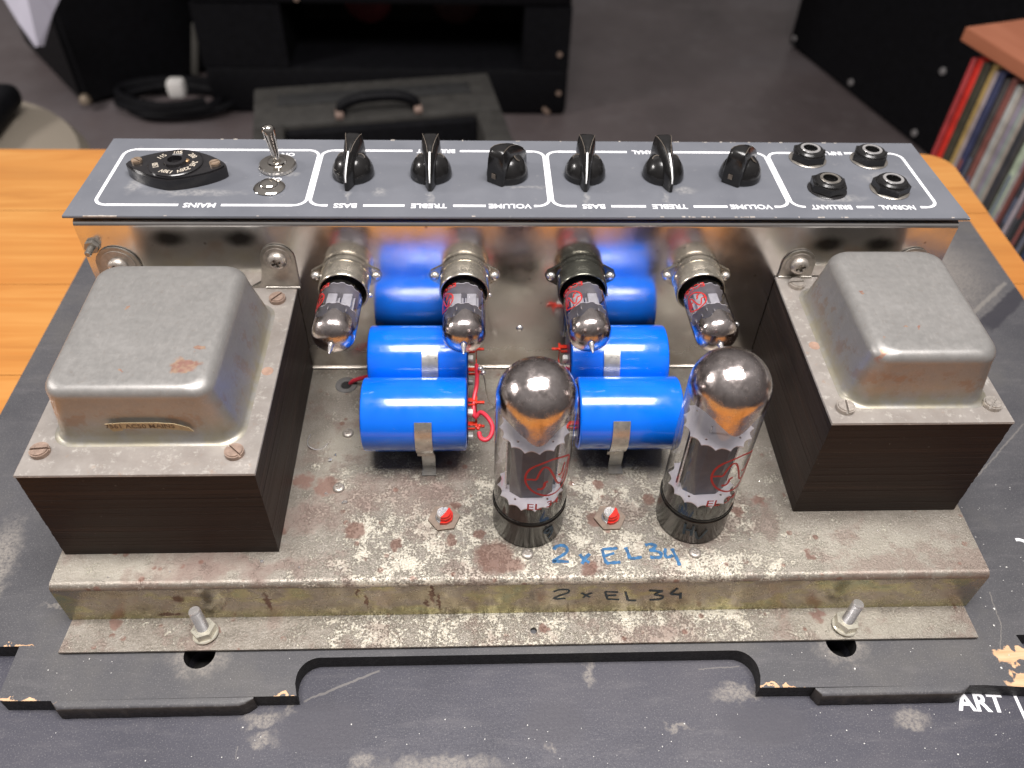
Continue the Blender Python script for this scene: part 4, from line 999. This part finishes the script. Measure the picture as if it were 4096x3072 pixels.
# curled metal shaving
bm = B(); ribbon(bm, [(-11.35, 9.0), (-11.45, 8.6), (-11.35, 8.2), (-11.0, 8.0), (-10.6, 8.1), (-10.35, 8.4)], .05, lambda u, v, h: V(u, v, h*8+.01+.05*math.sin(u*6)), .01)
tag(obj('metal_shaving', bm, M_bright, smooth=0), 'thin curled metal shaving on the deck beside the mains transformer', 'shaving')
# solder crumbs and grit
def crumbs(name, spots, mat, label, zfun):
    bm = B(); rn = random.Random(5)
    for x, y, r in spots:
        g_ = bmesh.ops.create_icosphere(bm, subdivisions=1, radius=r, matrix=T((x, y, zfun(x, y)+r*.5)))['verts']
        for v in g_: v.co += V(rn.uniform(-.4, .4)*r, rn.uniform(-.4, .4)*r, rn.uniform(-.3, .3)*r)
    o = obj(name, bm, mat, smooth=0); o['kind'] = 'stuff'; o['label'] = label; o['category'] = 'debris'; return o
rn = random.Random(11)
sp = [(-9.1, 4.6, .13), (-10.05, 5.15, .1), (-10.1, 7.3, .12), (-9.9, 7.6, .09), (-12.6, 1.2, .1), (-10.8, .9, .07), (10.4, 4.0, .09), (10.9, 2.1, .06)]
sp += [(rn.uniform(-21, 21), rn.uniform(.4, 6.5), rn.uniform(.015, .04)) for k in range(60)]
sp = [s for s in sp if not (s[0] < -11.8 and s[1] > 1.6) and not (s[0] > 13.3 and s[1] > 3.6) and math.hypot(s[0]-.07, s[1]-3.5) > 1.8 and math.hypot(s[0]-8.2, s[1]-3.6) > 1.8]
crumbs('solder_crumbs', sp, M_bright, 'bright solder crumbs and grit scattered over the deck', lambda x, y: 0)
sp = [(rn.uniform(-23, 23), rn.uniform(-7.4, -4.6), rn.uniform(.015, .035)) for k in range(90)]
crumbs('dust_specks', sp, M_whitepl, 'pale dust specks on the lower board', lambda x, y: -4.2)
sp = [(rn.uniform(-23, 23.5), rn.uniform(-3.7, -1.9), rn.uniform(.015, .03)) for k in range(60)]
sp = [s for s in sp if abs(s[0]) > 11.2 and abs(abs(s[0])-15.4) > .9]
sp += [(22.9, 1.0, .07), (23.6, -.1, .06), (23.2, -1.0, .05), (25.3, 2.3, .05), (22.6, -3.2, .06), (15.5, -3.1, .05)] + [(rn.uniform(22.8, 28), rn.uniform(-1, 12), rn.uniform(.015, .03)) for k in range(40)]
crumbs('grit', sp, M_whitepl, 'pale grit on the upper board round the chassis', lambda x, y: -3.2)

# ------------------------------------------------------------------ background of the room
def cabinet(name, label, foot, h, z0=ZF, bev=2.5):
    xs = [p[0] for p in foot]; ys = [p[1] for p in foot]; c = (sum(xs)/len(xs), sum(ys)/len(ys))
    t = thing(name, label, 'speaker cabinet', (c[0], c[1], z0))
    bm = B(); prism(bm, [(x-c[0], y-c[1]) for x, y in foot], .3, h)
    bmesh.ops.bevel(bm, geom=[e for e in bm.edges if e.calc_length() > 8], offset=bev, segments=3, affect='EDGES')
    obj('body', bm, M_blackm, t)
    return t, c
# centre cabinet with an open recess
cc = thing('speaker_cabinet', 'large black open-backed amplifier cabinet standing behind the table, left of centre', 'speaker cabinet', (-26, 191, ZF))
X0, X1 = -47, 47.5; zo0, zo1 = 13, 29
bm = B()
bx(bm, X0, X1, 0, 40, .3, zo0, bev=1.2); obj('body', bm, M_blackm, cc)
bm = B(); bx(bm, X0+.2, X1-.2, 0.1, 39.9, zo1, 95, bev=1.5); obj('rear_panel', bm, M_blackm, cc)
for a, b in ((X0+.1, X0+22), (X1-12, X1-.1)):
    bm = B(); bx(bm, a, b, .2, 39.8, zo0+.01, zo1-.01); obj('side_panel', bm, M_blackm, cc)
bm = B(); bx(bm, X0+22, X1-12, 30, 31, zo0+.01, zo1-.01); obj('baffle', bm, M_darkhole, cc)
for sx, mt in ((-6, simple('dim_red_magnet', (.16, .03, .035), .5, 0, .3, .2)), (18, simple('dim_brown_magnet', (.06, .022, .02), .5, 0, .3, .2))):
    bm = B(); lathe(bm, [(6.5, 0), (6.5, 8), (5, 9), (0, 9)], 32, T((sx, 29.9, zo0+9)) @ RX(90)); obj('speaker_magnet', bm, mt, cc)
bm0 = B(); lathe(bm0, [(.7, 0), (.6, .3), (0, .4)], 12, RX(90)); s1 = obj('screw', bm0, simple('brass_screw', (.45, .33, .26), .4, .6, .2, 1), cc, loc=(44.9, -.02, 17.2))
for x, z in ((45.3, 6.6), (41.8, 1.9), (42.6, 1.2), (-20.4, 29+1.5)): share(s1, cc, (x, -.02, z))
# left cabinet
d = Vector((-26, 33.5)).normalized(); e = Vector((.79, .61)).normalized()
c0 = Vector((-107.5, 192.6))
ft = [c0, c0+e*60, c0+e*60+d*48, c0+d*48]
t, c = cabinet('speaker_cabinet', 'tall black cabinet at far left, turned at an angle on the floor', [(p.x, p.y) for p in ft], 100, bev=1.5)
bm = B(); lathe(bm, [(1.6, 0), (1.5, 1.2), (.8, 2), (0, 2)], 16, T((c0.x-c[0]+1, c0.y-c[1]-.6, 2.5))); obj('corner_foot', bm, simple('brassy_corner', (.25, .2, .15), .5, .5, .2, .5), t)
# right cabinet
d1 = Vector((94.9, 236.8)); dd = (Vector((112, 179.8))-d1).normalized(); nn = Vector((-dd.y, dd.x))
ft = [d1, d1+dd*112, d1+dd*112+nn*60, d1+nn*60]
t, c = cabinet('speaker_cabinet', 'black cabinet on the floor at right, behind the record shelf', [(p.x, p.y) for p in ft], 92, bev=1.0)
bm0 = B(); lathe(bm0, [(.9, 0), (.8, .4), (0, .5)], 12); s2 = obj('screw', bm0, simple('pale_screw', (.5, .48, .48), .4, .6, .2, 1), t, loc=(0, 0, 0))
rotq = Vector((-nn.x, -nn.y, 0)).to_track_quat('Z', 'Y').to_euler()
sp = [(2.8, 3.2), (33, 3.4), (62, 3.3), (63, 20.7)]
for i, (u, z) in enumerate(sp):
    q = d1+dd*u - nn*.05; l_ = (q.x-c[0], q.y-c[1], z)
    if i == 0: s2.location = Vector(l_)*S; s2.rotation_euler = rotq
    else: share(s2, t, l_, rotq)
# small grey-topped amplifier with handle
sa = thing('combo_amplifier', 'small dark grey combo amplifier with a strap handle behind the panel', 'amplifier', (-19.9, 118.5, ZF), (0, 0, R(9.5)))
M_grey = simple('dusty_grey_vinyl', (.033, .031, .028), .6, 0, .25, .35, bumpd=.05)
bm = B(); bx(bm, -21.8, 21.8, -2.4, 12, 14.1, 40, bev=.6); bx(bm, -21.8, -16.5, -22, -2.41, .3, 40, bev=.5); bx(bm, 17, 21.8, -22, -2.41, .3, 40, bev=.5); obj('body', bm, M_grey, sa)
bm = B(); bx(bm, -16.4, 16.9, -4.4, -2.45, .4, 39.2, bev=.3); obj('grille', bm, M_blackm, sa)
bm = B(); bx(bm, -17.5, 17.3, 4.2, 8.2, 40.0, 40.25, bev=.1); obj('vent_strip', bm, simple('dark_vent_strip', (.022, .022, .022), .5, 0, .2, .5), sa)
bm = B(); tube(bm, [(-6.6, 0, 40), (-6.2, 0, 41.6), (-3, 0, 42.7), (3, 0, 42.7), (6.2, 0, 41.6), (6.6, 0, 40)], .95, 10); h_ = obj('handle', bm, M_blackm, sa)
for sx in (-6.9, 6.9):
    bm = B(); bx(bm, sx-.7, sx+.7, -2.2, .8, 40.0, 40.9, bev=.2); obj('handle_bracket', bm, simple('copper_bracket', (.42, .30, .25), .4, .5, .2, .5), h_)
# coiled cable with white plug
bm = B(); pts = [(14*math.cos(a*.55)+1.5*math.sin(a*1.3), 8*math.sin(a*.55), 1.5+a*.12) for a in range(0, 34)]
tube(bm, pts, 1.1, 8, 2); cb = tag(obj('cable_coil', bm, M_blackm, loc=(-83, 193, ZF)), 'black cable coiled on the floor between two black cabinets', 'cable')
bm = B(); bx(bm, -2.2, 2.2, -2, 2, 0, 4.6, bev=1.0); obj('plug', bm, simple('white_plug', (.75, .73, .70), .5, 0, .03, .3), cb, loc=(2.5, -4, 6))
bm = B(); bx(bm, -.9, .9, -.5, .5, 0, 14, RY(14), bev=.3); obj('tag', bm, simple('grey_card_tag', (.06, .057, .05), .6, 0, .1, .3), cb, loc=(6, 2, 9))
# paper sheet and pale seat at the left
t = thing('paper_sheet', 'white folded paper sheet hanging down at the top left corner', 'paper', (-102, 170, -42))
bm = B()
q = [(-5.2, 0, 8), (15.1, 0, 8), (5.7, 0, -3.4), (1.6, 0, -10.2), (-.3, 0, -10.4), (-2, 0, -5.2)]
vv = [bm.verts.new((x, -.5*math.cos(x*.5), z)) for x, _, z in q]; m0 = bm.verts.new((4, -2.4, 7.8)); m1 = bm.verts.new((.9, -1.4, -9.7))
fr_ = [vv[5], vv[0], m0]
bm.faces.new((vv[0], m0, vv[5])); bm.faces.new((vv[5], m0, m1)); bm.faces.new((vv[5], m1, vv[4])); bm.faces.new((m0, vv[1], vv[2])); bm.faces.new((m0, vv[2], m1)); bm.faces.new((m1, vv[2], vv[3]))
r_ = bmesh.ops.extrude_face_region(bm, geom=bm.faces[:]); bmesh.ops.translate(bm, vec=(0, .15, 0), verts=[v for v in r_['geom'] if isinstance(v, bmesh.types.BMVert)])
obj('sheet', bm, M_paperw, t, smooth=0)
t = thing('stool', 'pale beige woven stool seat at the left edge, behind the table', 'stool', (-99, 103, ZF))
bm = B(); lathe(bm, [(25, 28), (29, 30), (30.5, 33), (29, 35.5), (22, 37), (0, 37.6)], 48)
ms = NT('beige_woven_fabric'); wv = ms.n.new('ShaderNodeTexWave'); wv.inputs['Scale'].default_value = .8; ms.link(ms.co(), wv.inputs['Vector'])
ms.done(ms.mix(wv.outputs['Fac'], (.20, .17, .13), (.30, .26, .21)), .8, 0); obj('seat', bm, ms.m, t)
for a in range(3):
    bm = B(); tube(bm, [(14*math.cos(a*2.1), 14*math.sin(a*2.1), 28), (24*math.cos(a*2.1), 24*math.sin(a*2.1), .3)], 1.5, 8, 0); obj('leg', bm, M_blackm, t)
bm = B(); bx(bm, -4, 4.5, -5, 12, 37.5, 42, bev=1.8, seg=3); tag(obj('black_case', bm, M_blackm, loc=(-88.5, 113, ZF)), 'small black rounded case lying on the beige stool', 'case')

# record shelf
M_shelf = NT('reddish_brown_wood'); gg = M_shelf.noise(.12, 5, .6, (1, .2, 1))
M_shelf = M_shelf.done(M_shelf.ramp(gg, [(.3, (.30, .095, .045)), (.7, (.42, .155, .085))]), .42, 0)
sh = thing('record_shelf', 'low reddish wooden record shelf to the right of the table', 'shelf', (78.1, 62.1, ZF), (0, 0, R(16.9)))
bm = B(); bx(bm, 0, 38, -60, 37.0, 63.0, 65.0, bev=.15, seg=1); shb = obj('top', bm, M_shelf, sh)
bm = B(); bx(bm, 1, 37.5, -59.5, 36.5, 28.75, 30.55); obj('shelf', bm, M_shelf, sh)
bm = B(); bx(bm, 1, 37.5, 34.2, 36, .2, 28.74); obj('side_panel', bm, M_shelf, sh)
bm = B(); bx(bm, 1, 37.5, -59.5, -58, .2, 28.74); obj('side_panel', bm, M_shelf, sh)
bm = B(); bx(bm, 36, 37.5, -57.8, 36, 30.57, 62.98); obj('back_panel', bm, M_shelf, sh)
cols = [((.42, .045, .05), 'dull red'), ((.58, .03, .022), 'bright red'), ((.06, .045, .04), 'dark brown'), ((.48, .32, .10), 'mustard yellow'), ((.36, .32, .31), 'pale grey'), ((.022, .035, .13), 'navy blue'),
        ((.42, .28, .28), 'pinkish'), ((.33, .31, .28), 'warm grey'), ((.14, .12, .11), 'charcoal'), ((.44, .43, .40), 'off white'), ((.08, .07, .06), 'black'), ((.38, .34, .33), 'light grey'), ((.30, .05, .03), 'maroon'),
        ((.40, .38, .33), 'cream'), ((.05, .05, .06), 'jet black'), ((.46, .44, .40), 'ivory'), ((.16, .14, .12), 'brown grey'), ((.40, .37, .36), 'stone grey'), ((.03, .03, .04), 'black and narrow'), ((.50, .47, .42), 'buff')]
ORD = ['farthest', 'second', 'third', 'fourth', 'fifth', 'sixth', 'seventh', 'eighth', 'ninth', 'tenth', 'eleventh', 'twelfth', 'thirteenth', 'fourteenth', 'fifteenth', 'sixteenth', 'seventeenth', 'eighteenth', 'nineteenth', 'twentieth']
y = 94.6
rn = random.Random(4)
ONES = ['', 'first', 'second', 'third', 'fourth', 'fifth', 'sixth', 'seventh', 'eighth', 'ninth']
TENS = {2: ('twentieth', 'twenty-'), 3: ('thirtieth', 'thirty-'), 4: ('fortieth', 'forty-'), 5: ('fiftieth', 'fifty-')}
def ordn(i):
    if i < 20: return ORD[i]
    a, b = divmod(i+1, 10); return TENS[a][0] if b == 0 else TENS[a][1]+ONES[b]
i = 0
while y > 50 and i < 58:
    cl, nm = cols[i] if i < 6 else rn.choice(cols[4:])
    th = {0: .8, 1: 1.0, 2: 1.3, 3: 1.0, 4: .7, 5: 1.1}.get(i, rn.choice([.4, .5, .6, .8, 1.0]))
    gm = sum(cl)/3; mt = 0 if i < 4 else .45; cl = tuple(min(1, (c_*(1-mt)+gm*mt)*rn.uniform(.85, 1.12)) for c_ in cl)
    hh = rn.uniform(30.9, 31.6)
    bm = B(); bx(bm, 0, 31, -th, 0, 0, hh, bev=.1, seg=1)
    o = tag(obj('record_sleeve', bm, simple('sleeve_card', cl, .5, 0, .35, .3), None, loc=(68.8+(94.6-y)*.2907+rn.uniform(0, .5), 95.2-(94.6-y)*.9568, ZF+30.6), rot=(0, 0, R(16.9))), '%s record sleeve spine, %s in the shelf row from the back' % (nm, ordn(i)), 'record', 'records standing on the shelf')
    if th > .7 and i > 3:      # a printed title block on the spine
        bm = B(); z0_ = rn.uniform(8, 16); bx(bm, -.02, 0, -th*.75, -th*.25, z0_, z0_+rn.uniform(4, 9)); obj('spine_print', bm, simple('spine_print', rn.choice([(.42, .41, .38), (.05, .05, .05), (.25, .08, .07), (.12, .14, .2)]), .5, 0, .2, .4), o)
    y -= th+rn.choice([.06, .1, .25]); i += 1
